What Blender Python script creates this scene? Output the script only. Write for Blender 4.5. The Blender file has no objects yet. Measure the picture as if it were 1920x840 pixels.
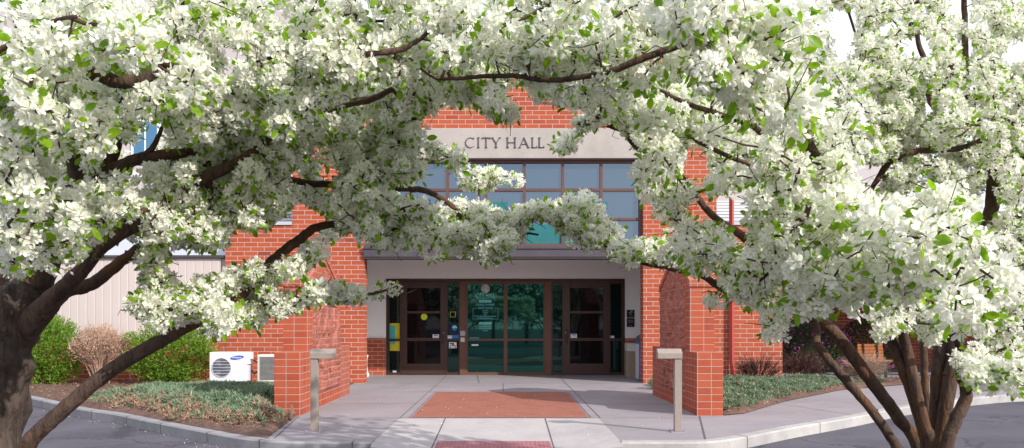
import bpy, bmesh, math, random
import numpy as np
from mathutils import Vector
random.seed(7)
rng = np.random.default_rng(11)
PI = math.pi
C = bpy.context.scene.collection
sc = bpy.context.scene
CX, HY, F, H = 948.0, 605.0, 1500.0, 1.38

def P(px, py, Z):
    return ((px - CX) / F * Z, Z, H - (py - HY) / F * Z)

# ------------------------------------------------------------------ materials
def new_mat(name):
    m = bpy.data.materials.new(name); m.use_nodes = True
    nt = m.node_tree; nt.nodes.clear()
    out = nt.nodes.new('ShaderNodeOutputMaterial')
    return m, nt, out
def N(nt, t, **kw):
    n = nt.nodes.new(t)
    for k, v in kw.items(): setattr(n, k, v)
    return n
def principled(nt, out, col=(.5, .5, .5), rough=.8, metal=0., spec=.3):
    b = N(nt, 'ShaderNodeBsdfPrincipled')
    b.inputs['Base Color'].default_value = (*col, 1)
    b.inputs['Roughness'].default_value = rough
    b.inputs['Metallic'].default_value = metal
    b.inputs['Specular IOR Level'].default_value = spec
    nt.links.new(b.outputs[0], out.inputs['Surface'])
    return b
def ramp(nt, fac, stops):
    r = N(nt, 'ShaderNodeValToRGB')
    e = r.color_ramp.elements
    while len(e) > 1: e.remove(e[-1])
    e[0].position = stops[0][0]; e[0].color = (*stops[0][1], 1)
    for p, c in stops[1:]:
        x = e.new(p); x.color = (*c, 1)
    nt.links.new(fac, r.inputs[0])
    return r.outputs[0]
def noise(nt, scale, detail=4, vec=None, rough=.6, dist=0.):
    n = N(nt, 'ShaderNodeTexNoise')
    n.inputs['Scale'].default_value = scale; n.inputs['Detail'].default_value = detail
    n.inputs['Roughness'].default_value = rough; n.inputs['Distortion'].default_value = dist
    if vec is not None: nt.links.new(vec, n.inputs['Vector'])
    return n
def mixc(nt, fac, a, b, mode='MIX'):
    m = N(nt, 'ShaderNodeMix', data_type='RGBA', blend_type=mode)
    for s, v in ((0, fac), (6, a), (7, b)):
        if isinstance(v, (int, float)): m.inputs[s].default_value = v
        elif isinstance(v, tuple): m.inputs[s].default_value = (*v, 1)
        else: nt.links.new(v, m.inputs[s])
    return m.outputs[2]
def bump(nt, b, h, strength=.4, dist=.01, prev=None):
    n = N(nt, 'ShaderNodeBump'); n.inputs['Strength'].default_value = strength; n.inputs['Distance'].default_value = dist
    nt.links.new(h, n.inputs['Height'])
    if prev is not None: nt.links.new(prev, n.inputs['Normal'])
    nt.links.new(n.outputs[0], b.inputs['Normal'])
    return n.outputs[0]
def uvcoord(nt):
    t = N(nt, 'ShaderNodeTexCoord'); return t.outputs['UV']
def objcoord(nt):
    t = N(nt, 'ShaderNodeTexCoord'); return t.outputs['Object']

def m_simple(name, col, rough=.7, metal=0., var=.12, scale=8., spec=.3, bmp=0.1):
    m, nt, out = new_mat(name); b = principled(nt, out, col, rough, metal, spec)
    n = noise(nt, scale, 5, objcoord(nt))
    dk = tuple(c * (1 - var) for c in col); lt = tuple(min(1, c * (1 + var)) for c in col)
    nt.links.new(ramp(nt, n.outputs[0], [(.3, dk), (.7, lt)]), b.inputs['Base Color'])
    if bmp: bump(nt, b, n.outputs[0], bmp, .004)
    return m

def m_brick(name, bw, bh, off, c1, c2, c3, mortar, msize=.011, carve=False, dust=.0):
    m, nt, out = new_mat(name); b = principled(nt, out, c1, .75, 0, .3)
    uv = uvcoord(nt)
    t = N(nt, 'ShaderNodeTexBrick'); t.offset = off; t.offset_frequency = 2; t.squash = 1
    nt.links.new(uv, t.inputs['Vector'])
    t.inputs['Scale'].default_value = 1; t.inputs['Brick Width'].default_value = bw
    t.inputs['Row Height'].default_value = bh; t.inputs['Mortar Size'].default_value = msize * .5
    t.inputs['Mortar Smooth'].default_value = .15; t.inputs['Bias'].default_value = 0
    t.inputs['Color1'].default_value = (0, 0, 0, 1); t.inputs['Color2'].default_value = (1, 1, 1, 1); t.inputs['Mortar'].default_value = (.5, .5, .5, 1)
    col = ramp(nt, t.outputs['Color'], [(0, c1), (.55, c2), (.93, c2), (1, c3)])
    n = noise(nt, 5, 6, uv); n2 = noise(nt, 60, 3, uv)
    col = mixc(nt, ramp(nt, n.outputs[0], [(.35, (0, 0, 0)), (.75, (.28, .28, .28))]), col, tuple(min(1, a * 1.05 + .05) for a in c2))
    col = mixc(nt, ramp(nt, n2.outputs[0], [(.45, (0, 0, 0)), (.8, (.5, .5, .5))]), col, tuple(a * .72 for a in c1))
    if dust: col = mixc(nt, dust, col, (.5, .36, .33))
    nm = noise(nt, 14, 3, uv)
    mc = ramp(nt, nm.outputs[0], [(.3, tuple(a * .82 for a in mortar)), (.7, mortar)])
    col = mixc(nt, t.outputs['Fac'], col, mc)
    nt.links.new(col, b.inputs['Base Color'])
    mr = N(nt, 'ShaderNodeMath', operation='MULTIPLY_ADD'); nt.links.new(t.outputs['Fac'], mr.inputs[0]); mr.inputs[1].default_value = -1
    nt.links.new(n2.outputs[0], mr.inputs[2])
    nrm = bump(nt, b, mr.outputs[0], .35, .006)
    return m
def m_concrete(name, col, col2, s=1.6, rough=.85, bmp=.25):
    m, nt, out = new_mat(name); b = principled(nt, out, col, rough, 0, .25)
    o = objcoord(nt)
    n = noise(nt, s, 8, o, .62); n2 = noise(nt, 90, 3, o); n3 = noise(nt, s * 5, 5, o, .6, .6)
    c = ramp(nt, n.outputs[0], [(.3, col2), (.6, col)])
    c = mixc(nt, ramp(nt, n3.outputs[0], [(.55, (0, 0, 0)), (.8, (.45, .45, .45))]), c, tuple(a * .75 for a in col2))
    c = mixc(nt, ramp(nt, n2.outputs[0], [(.35, (.3, .3, .3)), (.6, (0, 0, 0))]), c, tuple(a * .6 for a in col))
    n4 = noise(nt, .55, 5, o, .7, 1.2); c = mixc(nt, ramp(nt, n4.outputs[0], [(.5, (0, 0, 0)), (.66, (.38, .38, .38))]), c, tuple(a * .72 for a in col2))
    v = N(nt, 'ShaderNodeTexVoronoi'); v.inputs['Scale'].default_value = 3.1; nt.links.new(o, v.inputs['Vector'])
    c = mixc(nt, ramp(nt, v.outputs['Distance'], [(.022, (.6, .6, .6)), (.04, (0, 0, 0))]), c, tuple(a * .45 for a in col2))
    nt.links.new(c, b.inputs['Base Color']); bump(nt, b, n2.outputs[0], bmp, .003)
    return m
def m_asphalt():
    m, nt, out = new_mat('asphalt'); b = principled(nt, out, (.07, .07, .085), .9, 0, .3)
    o = objcoord(nt)
    n = noise(nt, .7, 6, o); n2 = noise(nt, 140, 2, o); 
    c = ramp(nt, n.outputs[0], [(.35, (.055, .052, .066)), (.65, (.092, .086, .108))])
    c = mixc(nt, ramp(nt, n2.outputs[0], [(.5, (0, 0, 0)), (.72, (.6, .6, .6))]), c, (.17, .16, .18))
    v = N(nt, 'ShaderNodeTexVoronoi', feature='DISTANCE_TO_EDGE'); v.inputs['Scale'].default_value = .55
    nw = noise(nt, 2.2, 4, o); 
    va = N(nt, 'ShaderNodeVectorMath', operation='MULTIPLY_ADD'); nt.links.new(nw.outputs['Color'], va.inputs[0]); va.inputs[1].default_value = (.9, .9, 0); nt.links.new(o, va.inputs[2])
    nt.links.new(va.outputs[0], v.inputs['Vector'])
    c = mixc(nt, ramp(nt, v.outputs['Distance'], [(.006, (.75, .75, .75)), (.016, (0, 0, 0))]), c, (.035, .035, .045))
    nt.links.new(c, b.inputs['Base Color']); bump(nt, b, n2.outputs[0], .5, .004)
    return m
def m_petal():
    m, nt, out = new_mat('petal')
    n = noise(nt, 9, 2, objcoord(nt))
    c = ramp(nt, n.outputs[0], [(.3, (.92, .92, .82)), (.7, (.955, .955, .885))])
    d = N(nt, 'ShaderNodeBsdfDiffuse'); t = N(nt, 'ShaderNodeBsdfTranslucent'); g = N(nt, 'ShaderNodeBsdfGlossy'); g.inputs['Roughness'].default_value = .45
    nt.links.new(c, d.inputs[0]); nt.links.new(c, t.inputs[0])
    m1 = N(nt, 'ShaderNodeMixShader'); m1.inputs[0].default_value = .56
    nt.links.new(d.outputs[0], m1.inputs[1]); nt.links.new(t.outputs[0], m1.inputs[2])
    m2 = N(nt, 'ShaderNodeMixShader'); m2.inputs[0].default_value = .03
    nt.links.new(m1.outputs[0], m2.inputs[1]); nt.links.new(g.outputs[0], m2.inputs[2])
    nt.links.new(m2.outputs[0], out.inputs[0]); return m
def m_leaf(name, a, bcol, tr=.45, scale=22, tmul=(1.35, 1.5, .6)):
    m, nt, out = new_mat(name)
    n = noise(nt, scale, 2, objcoord(nt))
    c = ramp(nt, n.outputs[0], [(.3, a), (.7, bcol)])
    ct = mixc(nt, 1.0, c, tmul, 'MULTIPLY')
    b = N(nt, 'ShaderNodeBsdfPrincipled'); b.inputs['Roughness'].default_value = .42; b.inputs['Specular IOR Level'].default_value = .4
    nt.links.new(c, b.inputs['Base Color'])
    t = N(nt, 'ShaderNodeBsdfTranslucent'); nt.links.new(ct, t.inputs[0])
    m1 = N(nt, 'ShaderNodeMixShader'); m1.inputs[0].default_value = tr
    nt.links.new(b.outputs[0], m1.inputs[1]); nt.links.new(t.outputs[0], m1.inputs[2]); nt.links.new(m1.outputs[0], out.inputs[0]); return m
def m_bark(name, a, bcol, c3, sc_=7):
    m, nt, out = new_mat(name); b = principled(nt, out, a, .85, 0, .25)
    o = objcoord(nt)
    mp = N(nt, 'ShaderNodeMapping'); mp.inputs['Scale'].default_value = (1, 1, .3); nt.links.new(o, mp.inputs[0])
    n = noise(nt, sc_ * 4, 6, mp.outputs[0], .65, .8); n2 = noise(nt, sc_ * .6, 4, o)
    c = ramp(nt, n.outputs[0], [(.3, a), (.62, bcol)])
    c = mixc(nt, ramp(nt, n2.outputs[0], [(.48, (0, 0, 0)), (.68, (.8, .8, .8))]), c, c3)
    nt.links.new(c, b.inputs['Base Color']); pr_ = bump(nt, b, n.outputs[0], 1., .02)
    if name != 'old_bark': return m
    v = N(nt, 'ShaderNodeTexVoronoi', feature='DISTANCE_TO_EDGE'); v.inputs['Scale'].default_value = sc_ * 3.2; nt.links.new(mp.outputs[0], v.inputs['Vector'])
    bump(nt, b, ramp(nt, v.outputs['Distance'], [(0, (0, 0, 0)), (.12, (1, 1, 1))]), .45, .01, pr_)
    return m
def m_glass(name, tint, dark, fac, rough=.02):
    m, nt, out = new_mat(name)
    g = N(nt, 'ShaderNodeBsdfGlossy'); g.inputs[0].default_value = (*tint, 1); g.inputs['Roughness'].default_value = rough
    d = N(nt, 'ShaderNodeBsdfDiffuse'); d.inputs[0].default_value = (*dark, 1)
    mx = N(nt, 'ShaderNodeMixShader'); mx.inputs[0].default_value = fac
    n = noise(nt, 1.3, 2, objcoord(nt)); bn = N(nt, 'ShaderNodeBump'); bn.inputs['Strength'].default_value = .012; bn.inputs['Distance'].default_value = .02
    nt.links.new(n.outputs[0], bn.inputs['Height']); nt.links.new(bn.outputs[0], g.inputs['Normal'])
    nt.links.new(d.outputs[0], mx.inputs[1]); nt.links.new(g.outputs[0], mx.inputs[2]); nt.links.new(mx.outputs[0], out.inputs[0]); return m
def m_relief():
    m = m_brick('carved_brick', .2032, .1016, 0., (.27, .062, .034), (.35, .085, .046), (.24, .055, .032), (.36, .25, .23), .009, dust=.10)
    nt = m.node_tree; b = [n for n in nt.nodes if n.type == 'BSDF_PRINCIPLED'][0]
    prev = b.inputs['Normal'].links[0].from_socket
    o = objcoord(nt); n = noise(nt, 2.3, 5, o, .55, 1.6)
    bump(nt, b, ramp(nt, n.outputs[0], [(.42, (0, 0, 0)), (.5, (1, 1, 1)), (.6, (.2, .2, .2)), (.66, (.9, .9, .9))]), .8, .035, prev)
    return m

M = {}
M['brick'] = m_brick('facade_brick', .305, .1035, .5, (.29, .052, .021), (.37, .076, .029), (.19, .036, .024), (.50, .42, .39))
M['stack'] = m_brick('stack_bond_brick', .2032, .1045, 0., (.29, .052, .022), (.36, .074, .030), (.22, .042, .025), (.40, .31, .29), .009)
M['header'] = m_brick('header_brick', .1016, .1045, 0., (.28, .052, .023), (.35, .075, .032), (.21, .042, .025), (.38, .30, .28), .009, dust=.04)
M['relief'] = m_relief()
M['paver'] = m_brick('paver_brick', .2032, .1016, .5, (.25, .092, .062), (.31, .115, .080), (.21, .075, .052), (.17, .09, .07), .006)
M['walk'] = m_concrete('pavement_concrete', (.29, .262, .276), (.24, .218, .234), .8)
M['ramp'] = m_concrete('light_concrete', (.42, .39, .385), (.345, .318, .325), 1.2)
M['kerb_l'] = m_concrete('weathered_kerb', (.30, .29, .30), (.21, .2, .215), 3)
M['kerb_r'] = m_concrete('pale_kerb', (.42, .40, .39), (.29, .275, .28), 2)
M['lintel'] = m_concrete('lintel_concrete', (.41, .37, .345), (.355, .32, .30), 1.3)
M['asphalt'] = m_asphalt()
M['pad'] = m_simple('tactile_pad', (.30, .125, .14), .7, 0, .12, 14)
M['joint'] = m_simple('joint', (.10, .085, .09), .9)
M['mulch'] = m_concrete('mulch', (.16, .095, .07), (.085, .05, .038), 9, .95, 1.)
M['petal'] = m_petal()
M['stamen'] = m_simple('stamen', (.62, .58, .14), .6, 0, .2, 30, .3, 0)
M['leaf'] = m_leaf('apple_leaf', (.12, .24, .008), (.26, .41, .012), .5)
M['bark'] = m_bark('old_bark', (.032, .022, .018), (.095, .068, .055), (.060, .045, .038))
M['limb'] = m_bark('young_bark', (.038, .024, .019), (.105, .066, .048), (.15, .070, .034), 8)
M['twig'] = m_simple('twig_bark', (.065, .035, .024), .8, 0, .3, 30)
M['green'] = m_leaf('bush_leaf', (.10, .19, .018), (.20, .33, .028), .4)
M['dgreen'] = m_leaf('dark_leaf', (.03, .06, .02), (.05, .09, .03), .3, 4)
M['juniper'] = m_leaf('juniper_needles', (.125, .20, .115), (.255, .34, .215), .2, 5, (1, 1, 1))
M['deadjun'] = m_leaf('dead_needles', (.30, .17, .11), (.50, .34, .24), .2, 10, (1, 1, 1))
M['dryleaf'] = m_leaf('dry_leaf', (.42, .25, .17), (.62, .43, .31), .3, 15, (1, 1, 1))
M['drytwig'] = m_simple('dry_twig', (.36, .25, .19), .8, 0, .25, 20)
M['purpleleaf'] = m_leaf('purple_leaf', (.075, .03, .04), (.16, .07, .08), .2, 12, (1, 1, 1))
M['magenta'] = m_simple('magenta_flower', (.55, .05, .48), .6, 0, .2, 10)
M['frame'] = m_simple('bronze_frame', (.060, .028, .020), .42, .2, .1, 4, .5, .03)
M['mull'] = m_simple('bronze_mullion', (.135, .062, .038), .5, .1, .12, 5, .4, .03)
M['winframe'] = m_simple('window_frame', (.13, .065, .055), .5, .2, .08, 4)
M['fascia'] = m_simple('fascia_metal', (.085, .072, .088), .42, .3, .12, 3)
M['stucco'] = m_simple('stucco', (.84, .835, .82), .9, 0, .04, 40, .2, .2)
M['soffit'] = m_simple('soffit', (.62, .61, .60), .9)
M['siding'] = m_simple('siding', (.50, .43, .41), .6, 0, .03, 1)
M['pale'] = m_simple('pale_stucco', (.42, .375, .375), .9, 0, .04, 2)
M['palemetal'] = m_simple('pale_metal', (.42, .44, .50), .5, .1, .05, 2)
M['darktrim'] = m_simple('dark_trim', (.06, .05, .05), .6)
M['post'] = m_simple('post_paint', (.285, .235, .205), .6, .1, .07, 20)
M['red'] = m_simple('red_paint', (.36, .055, .045), .55)
M['white'] = m_simple('white_plastic', (.64, .65, .71), .4, 0, .02, 5, .4, 0)
M['cream'] = m_simple('cream_metal', (.58, .56, .53), .5, 0, .04)
M['grey'] = m_simple('grey_plastic', (.17, .17, .175), .6)
M['fanblade'] = m_simple('fan_blade', (.10, .10, .13), .4)
M['wire'] = m_simple('grille_wire', (.62, .62, .68), .4)
M['black'] = m_simple('black_sign', (.014, .014, .017), .35, 0, .1, 4, .5, 0)
M['blue'] = m_simple('blue_paint', (.02, .20, .62), .45)
M['brandblue'] = m_simple('badge_blue', (.01, .06, .48), .4)
M['teal'] = m_simple('teal_vinyl', (.22, .75, .75), .5, 0, .05, 4, .3, 0)
M['tealdim'] = m_simple('teal_lettering', (.16, .56, .58), .5, 0, .05, 4, .3, 0)
M['tealcard'] = m_simple('teal_card', (.06, .42, .42), .5, 0, .08, 4)
M['yellow'] = m_simple('yellow_paper', (.60, .50, .03), .6, 0, .1, 6)
M['lime'] = m_simple('lime_sticker', (.62, .75, .02), .5)
M['paper'] = m_simple('white_paper', (.80, .80, .80), .6, 0, .03)
M['silver'] = m_simple('button_steel', (.36, .36, .40), .35, .4)
M['letter'] = m_simple('bronze_letter', (.085, .08, .09), .5, .3)
M['aggregate'] = m_simple('pebble_aggregate', (.30, .24, .18), .9, 0, .55, 60, .2, .8)
M['orange'] = m_simple('bench_wood', (.33, .11, .03), .5, 0, .22, 6)
M['glass_teal'] = m_glass('teal_glass', (.13, .37, .31), (.003, .024, .021), .22, .022)
M['glass_dark'] = m_glass('dark_glass', (.5, .52, .55), (.006, .006, .007), .032)
M['glass_side'] = m_glass('sidelight_glass', (.3, .5, .46), (.004, .014, .013), .10)
M['glass_sky'] = m_glass('upper_glass', (.29, .37, .455), (.03, .05, .07), .42)
M['winblue'] = m_glass('annex_glass', (.3, .5, .7), (.03, .10, .17), .35)

# ------------------------------------------------------------------ mesh builder
class MB:
    def __init__(s): s.v = []; s.f = []; s.mi = []; s.cur = 0
    def quad(s, *pts):
        b = len(s.v); s.v += [tuple(p) for p in pts]; s.f.append(tuple(range(b, b + len(pts)))); s.mi.append(s.cur)
    def box(s, x0, x1, y0, y1, z0, z1, cham=0.):
        if x0 > x1: x0, x1 = x1, x0
        if y0 > y1: y0, y1 = y1, y0
        if z0 > z1: z0, z1 = z1, z0
        b = len(s.v)
        s.v += [(x0, y0, z0), (x1, y0, z0), (x1, y1, z0), (x0, y1, z0), (x0, y0, z1), (x1, y0, z1), (x1, y1, z1), (x0, y1, z1)]
        for q in ((0, 3, 2, 1), (4, 5, 6, 7), (0, 1, 5, 4), (1, 2, 6, 5), (2, 3, 7, 6), (3, 0, 4, 7)):
            s.f.append(tuple(b + i for i in q)); s.mi.append(s.cur)
    def prism(s, poly, axis, a0, a1):
        """poly: 2-D points, extruded along axis from a0 to a1"""
        def pt(p, a):
            if axis == 'x': return (a, p[0], p[1])
            if axis == 'y': return (p[0], a, p[1])
            return (p[0], p[1], a)
        n = len(poly); b = len(s.v)
        s.v += [pt(p, a0) for p in poly] + [pt(p, a1) for p in poly]
        s.f.append(tuple(range(b, b + n))); s.f.append(tuple(reversed(range(b + n, b + 2 * n))))
        s.mi += [s.cur] * 2
        for i in range(n):
            j = (i + 1) % n; s.f.append((b + i, b + n + i, b + n + j, b + j)); s.mi.append(s.cur)
    def tube(s, pts, rad, sides=8, caps=True, wob=0., seed=0):
        pts = [Vector(p) for p in pts]; n = len(pts)
        if not hasattr(rad, '__len__'): rad = [rad] * n
        t0 = (pts[1] - pts[0]).normalized()
        up = Vector((0, 0, 1)) if abs(t0.z) < .9 else Vector((1, 0, 0))
        u = t0.cross(up).normalized(); b = len(s.v)
        for i in range(n):
            t = (pts[min(i + 1, n - 1)] - pts[max(i - 1, 0)]).normalized()
            u = (u - t * u.dot(t)).normalized(); w = t.cross(u)
            for k in range(sides):
                a = 2 * PI * k / sides
                r = rad[i]
                if wob:
                    r *= 1 + wob * (math.sin(a * 3 + seed + i * .35) * .5 + math.sin(a * 7 + seed * 2 - i * .22) * .3 + math.sin(i * .9 + seed + a) * .45 + random.uniform(-.2, .2))
                s.v.append(tuple(pts[i] + u * (math.cos(a) * r) + w * (math.sin(a) * r)))
        for i in range(n - 1):
            for k in range(sides):
                k2 = (k + 1) % sides
                s.f.append((b + i * sides + k, b + i * sides + k2, b + (i + 1) * sides + k2, b + (i + 1) * sides + k)); s.mi.append(s.cur)
        if caps:
            s.f.append(tuple(b + k for k in reversed(range(sides)))); s.f.append(tuple(b + (n - 1) * sides + k for k in range(sides))); s.mi += [s.cur] * 2
    def cyl(s, c, r, depth, axis='y', sides=24):
        c = Vector(c); d = {'x': Vector((1, 0, 0)), 'y': Vector((0, 1, 0)), 'z': Vector((0, 0, 1))}[axis]
        s.tube([c, c + d * depth], r, sides)
    def build(s, name, mats, parent=None, origin=None, smooth=False, bevel=0., fix=True):
        me = bpy.data.meshes.new(name)
        if parent is not None:
            og = Vector(parent['_w'])
        else: og = Vector(origin or (0, 0, 0))
        me.from_pydata([tuple(Vector(p) - og) for p in s.v], [], s.f)
        if not isinstance(mats, (list, tuple)): mats = [mats]
        for m in mats: me.materials.append(m)
        me.polygons.foreach_set('material_index', s.mi)
        if fix:
            bm = bmesh.new(); bm.from_mesh(me); bmesh.ops.recalc_face_normals(bm, faces=bm.faces); bm.to_mesh(me); bm.free()
        uvl = me.uv_layers.new(name='UVMap')
        for p in me.polygons:
            n = p.normal; ax = max(range(3), key=lambda i: abs(n[i]))
            for li in p.loop_indices:
                v = me.vertices[me.loops[li].vertex_index].co + og
                uvl.data[li].uv = ((v.y, v.z) if ax == 0 else (v.x, v.z) if ax == 1 else (v.x, v.y))
        if smooth: me.polygons.foreach_set('use_smooth', [True] * len(me.polygons))
        o = bpy.data.objects.new(name, me); C.objects.link(o)
        if parent is not None: o.parent = parent
        else: o.location = og
        o['_w'] = tuple(og)
        if bevel:
            md = o.modifiers.new('bevel', 'BEVEL'); md.width = bevel; md.segments = 2; md.limit_method = 'ANGLE'
        return o
def tag(o, label=None, cat=None, group=None, kind=None):
    if label: o['label'] = label
    if cat: o['category'] = cat
    if group: o['group'] = group
    if kind: o['kind'] = kind
    return o
def thing(name, loc, label, cat, group=None):
    o = bpy.data.objects.new(name, None); C.objects.link(o); o.location = loc; o['_w'] = tuple(loc)
    o.empty_display_size = .1
    return tag(o, label, cat, group)
def structure(o, kind='structure', label=None):
    o['kind'] = kind
    if label: o['label'] = label
    return o
def box_obj(name, mat, parent, *b, bevel=0., origin=None):
    m = MB(); m.box(*b); return m.build(name, mat, parent, origin=origin, bevel=bevel)
def np_mesh(name, V, T, mi, mats, parent=None, smooth=True):
    me = bpy.data.meshes.new(name)
    og = np.array(parent['_w'] if parent is not None else (0, 0, 0), dtype=np.float32)
    V = (V - og).astype(np.float32)
    me.vertices.add(len(V)); me.vertices.foreach_set('co', V.ravel())
    me.loops.add(len(T) * 3); me.loops.foreach_set('vertex_index', T.astype(np.int32).ravel())
    me.polygons.add(len(T)); me.polygons.foreach_set('loop_start', np.arange(0, len(T) * 3, 3, dtype=np.int32))
    for m in mats: me.materials.append(m)
    if mi is not None: me.polygons.foreach_set('material_index', mi.astype(np.int32))
    me.polygons.foreach_set('use_smooth', np.full(len(T), smooth))
    me.update(calc_edges=True)
    o = bpy.data.objects.new(name, me); C.objects.link(o)
    if parent is not None: o.parent = parent
    o['_w'] = tuple(float(x) for x in og)
    return o
def frames(D, spin=None):
    D = D / (np.linalg.norm(D, axis=1, keepdims=True) + 1e-9)
    R = rng.normal(size=D.shape); X = np.cross(R, D); X /= np.linalg.norm(X, axis=1, keepdims=True) + 1e-9
    Y = np.cross(D, X)
    return np.stack([X, Y, D], axis=2)          # columns
def place(tv, tt, pos, R, s):
    """instances of template (tv,tt) at pos with rotation R and scale s -> V,T"""
    V = np.einsum('nij,kj->nki', R, tv) * np.asarray(s).reshape(-1, 1, 1) + pos[:, None, :]
    T = tt[None] + (np.arange(len(pos)) * len(tv))[:, None, None]
    return V.reshape(-1, 3), T.reshape(-1, 3)
def merge(lst):
    Vs, Ts, Ms, o = [], [], [], 0
    for V, T, m in lst:
        Vs.append(V); Ts.append(T + o); Ms.append(np.full(len(T), m) if np.isscalar(m) else m); o += len(V)
    return np.concatenate(Vs), np.concatenate(Ts), np.concatenate(Ms)
def text_mesh(body, size, cx, z, y, mat, parent, name='lettering', ext=.002, width=None):
    cu = bpy.data.curves.new(name, 'FONT'); cu.body = body; cu.size = size; cu.extrude = ext; cu.align_x = 'CENTER'
    t = bpy.data.objects.new('tmp', cu); C.objects.link(t)
    bpy.context.view_layer.update()
    me = bpy.data.meshes.new_from_object(t.evaluated_get(bpy.context.evaluated_depsgraph_get()))
    C.objects.unlink(t); bpy.data.objects.remove(t)
    xs = [v.co.x for v in me.vertices]; w = max(xs) - min(xs); k = width / w if width else 1.
    og = Vector(parent['_w'])
    for v in me.vertices:
        v.co = Vector((cx + v.co.x * k, y - v.co.z, z + v.co.y)) - og
    me.materials.clear(); me.materials.append(mat)
    o = bpy.data.objects.new(name, me); C.objects.link(o); o.parent = parent; o['_w'] = tuple(og); return o

# ------------------------------------------------------------------ ground
RZ = -.13
m = MB(); m.quad((-150, -150, RZ), (150, -150, RZ), (150, 250, RZ), (-150, 250, RZ)); structure(m.build('road', M['asphalt']))
LK = [(-20, 19.2), (-14.5, 18.2), (-11.8, 17.0), (-9.2, 15.1), (-6.95, 12.9), (-5.95, 12.1), (-4.95, 11.15), (-3.75, 10.05), (-3.1, 9.5), (-2.6, 9.25), (-2.2, 9.2), (-1.53, 9.2)]
RK = [(1.34, 9.2), (2.2, 9.2), (2.75, 9.5), (3.75, 10.45), (5.2, 11.75), (6.6, 13.1), (8.7, 14.7), (10.4, 15.5), (13.5, 16.0), (24, 16.2)]
def smooth2(pts, k=5):
    out = []
    n = len(pts)
    for i in range(n - 1):
        p0, p1, p2, p3 = (np.array(pts[max(0, i - 1)], float), np.array(pts[i], float), np.array(pts[i + 1], float), np.array(pts[min(n - 1, i + 2)], float))
        for j in range(k):
            t = j / k
            out.append(tuple(.5 * (2 * p1 + (p2 - p0) * t + (2 * p0 - 5 * p1 + 4 * p2 - p3) * t * t + (3 * p1 - p0 - 3 * p2 + p3) * t ** 3)))
    out.append(tuple(np.array(pts[-1], float)))
    return out
LKs = smooth2(LK); RKs = smooth2(RK)
def offset(pl, d):
    out = []
    for i, p in enumerate(pl):
        a = np.array(pl[max(0, i - 1)]); b = np.array(pl[min(len(pl) - 1, i + 1)]); t = (b - a) / (np.linalg.norm(b - a) + 1e-9)
        nrm = np.array((-t[1], t[0]))
        out.append(tuple(np.array(p) + nrm * d))
    return out
# pavement sheet with a notch for the ramp
poly = offset(LKs, .06)[:-1] + [(-1.53, 9.26), (-1.53, 11.56), (1.34, 11.56), (1.34, 9.26)] + offset(RKs, .06)[1:] + [(24, 34), (-20, 34)]
m = MB(); m.quad(*[(x, y, 0.) for x, y in poly])
o = m.build('pavement', M['walk'], fix=False); structure(o)
bm = bmesh.new(); bm.from_mesh(o.data); bmesh.ops.triangulate(bm, faces=bm.faces); bm.to_mesh(o.data); bm.free()
def kerb(name, pl, mat, w=.16, seglen=1.5):
    m = MB(); inner = offset(pl, w)
    for i in range(len(pl) - 1):
        a, b, c, d = pl[i], pl[i + 1], inner[i + 1], inner[i]
        ch = .02
        a2, b2 = offset([a, b], ch)[0], offset([a, b], ch)[1]
        m.quad((*a, RZ - .05), (*b, RZ - .05), (*b, .008 - ch), (*a, .008 - ch))
        m.quad((*a, .008 - ch), (*b, .008 - ch), (*b2, .008), (*a2, .008))
        m.quad((*a2, .008), (*b2, .008), (*c, .008), (*d, .008))
    o = m.build(name, mat, fix=False); return o
structure(kerb('kerb', LKs, M['kerb_l'])); structure(kerb('kerb', RKs, M['kerb_r']))
# kerb joints
m = MB()
def joints(pl, step):
    acc = 0
    for i in range(1, len(pl)):
        acc += math.dist(pl[i], pl[i - 1])
        if acc > step:
            acc = 0; a = np.array(pl[i]); t = a - np.array(pl[i - 1]); t /= np.linalg.norm(t); n = np.array((-t[1], t[0])); h = .006
            p = [a - t * h - n * .003, a + t * h - n * .003, a + t * h + n * .165, a - t * h + n * .165]
            m.quad((*p[0], RZ), (*p[1], RZ), (*p[1], .0105), (*p[0], .0105)); m.quad((*p[0], .0105), (*p[1], .0105), (*p[2], .0105), (*p[3], .0105))
joints(LKs, 1.1); joints(RKs, 1.6)
structure(m.build('kerb_joint_marking', M['joint'], fix=False))
# ramp
def rz(y): return max(-.122, -.12 * (11.55 - y) / 2.65)
m = MB()
XA, XB, XC, XD = -1.53, -.87, .57, 1.34
ys = [11.56, 10.8, 10.0, 9.2, 9.05]
for i in range(len(ys) - 1):
    y0, y1 = ys[i + 1], ys[i]
    m.quad((XB, y0, rz(y0)), (XC, y0, rz(y0)), (XC, y1, rz(y1)), (XB, y1, rz(y1)))
    def oz(y): return 0. if y >= 9.2 else -.02
    for xa, xb in ((XA, XB), (XD, XC)):
        y0f, y1f = max(y0, 9.12), max(y1, 9.12)
        for k in range(3):
            t0, t1 = k / 3, (k + 1) / 3
            def zz(t, y): return oz(y) * (1 - t) + rz(y) * t
            def xx(t): return xa + (xb - xa) * t
            m.quad((xx(t0), y0, zz(t0, y0)), (xx(t1), y0, zz(t1, y0)), (xx(t1), y1, zz(t1, y1)), (xx(t0), y1, zz(t0, y1)))
for xa, xb in ((XA, XB), (XD, XC)):
    m.quad((xa, 9.05, RZ - .03), (xb, 9.05, RZ - .03), (xb, 9.05, rz(9.05)), (xa, 9.05, -.02))
m.quad((XA, 9.05, RZ), (XA, 9.2, RZ), (XA, 9.2, 0), (XA, 9.05, -.02)); m.quad((XD, 9.05, RZ), (XD, 9.2, RZ), (XD, 9.2, 0), (XD, 9.05, -.02))
structure(m.build('kerb_ramp_path', M['ramp'], fix=False))
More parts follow.
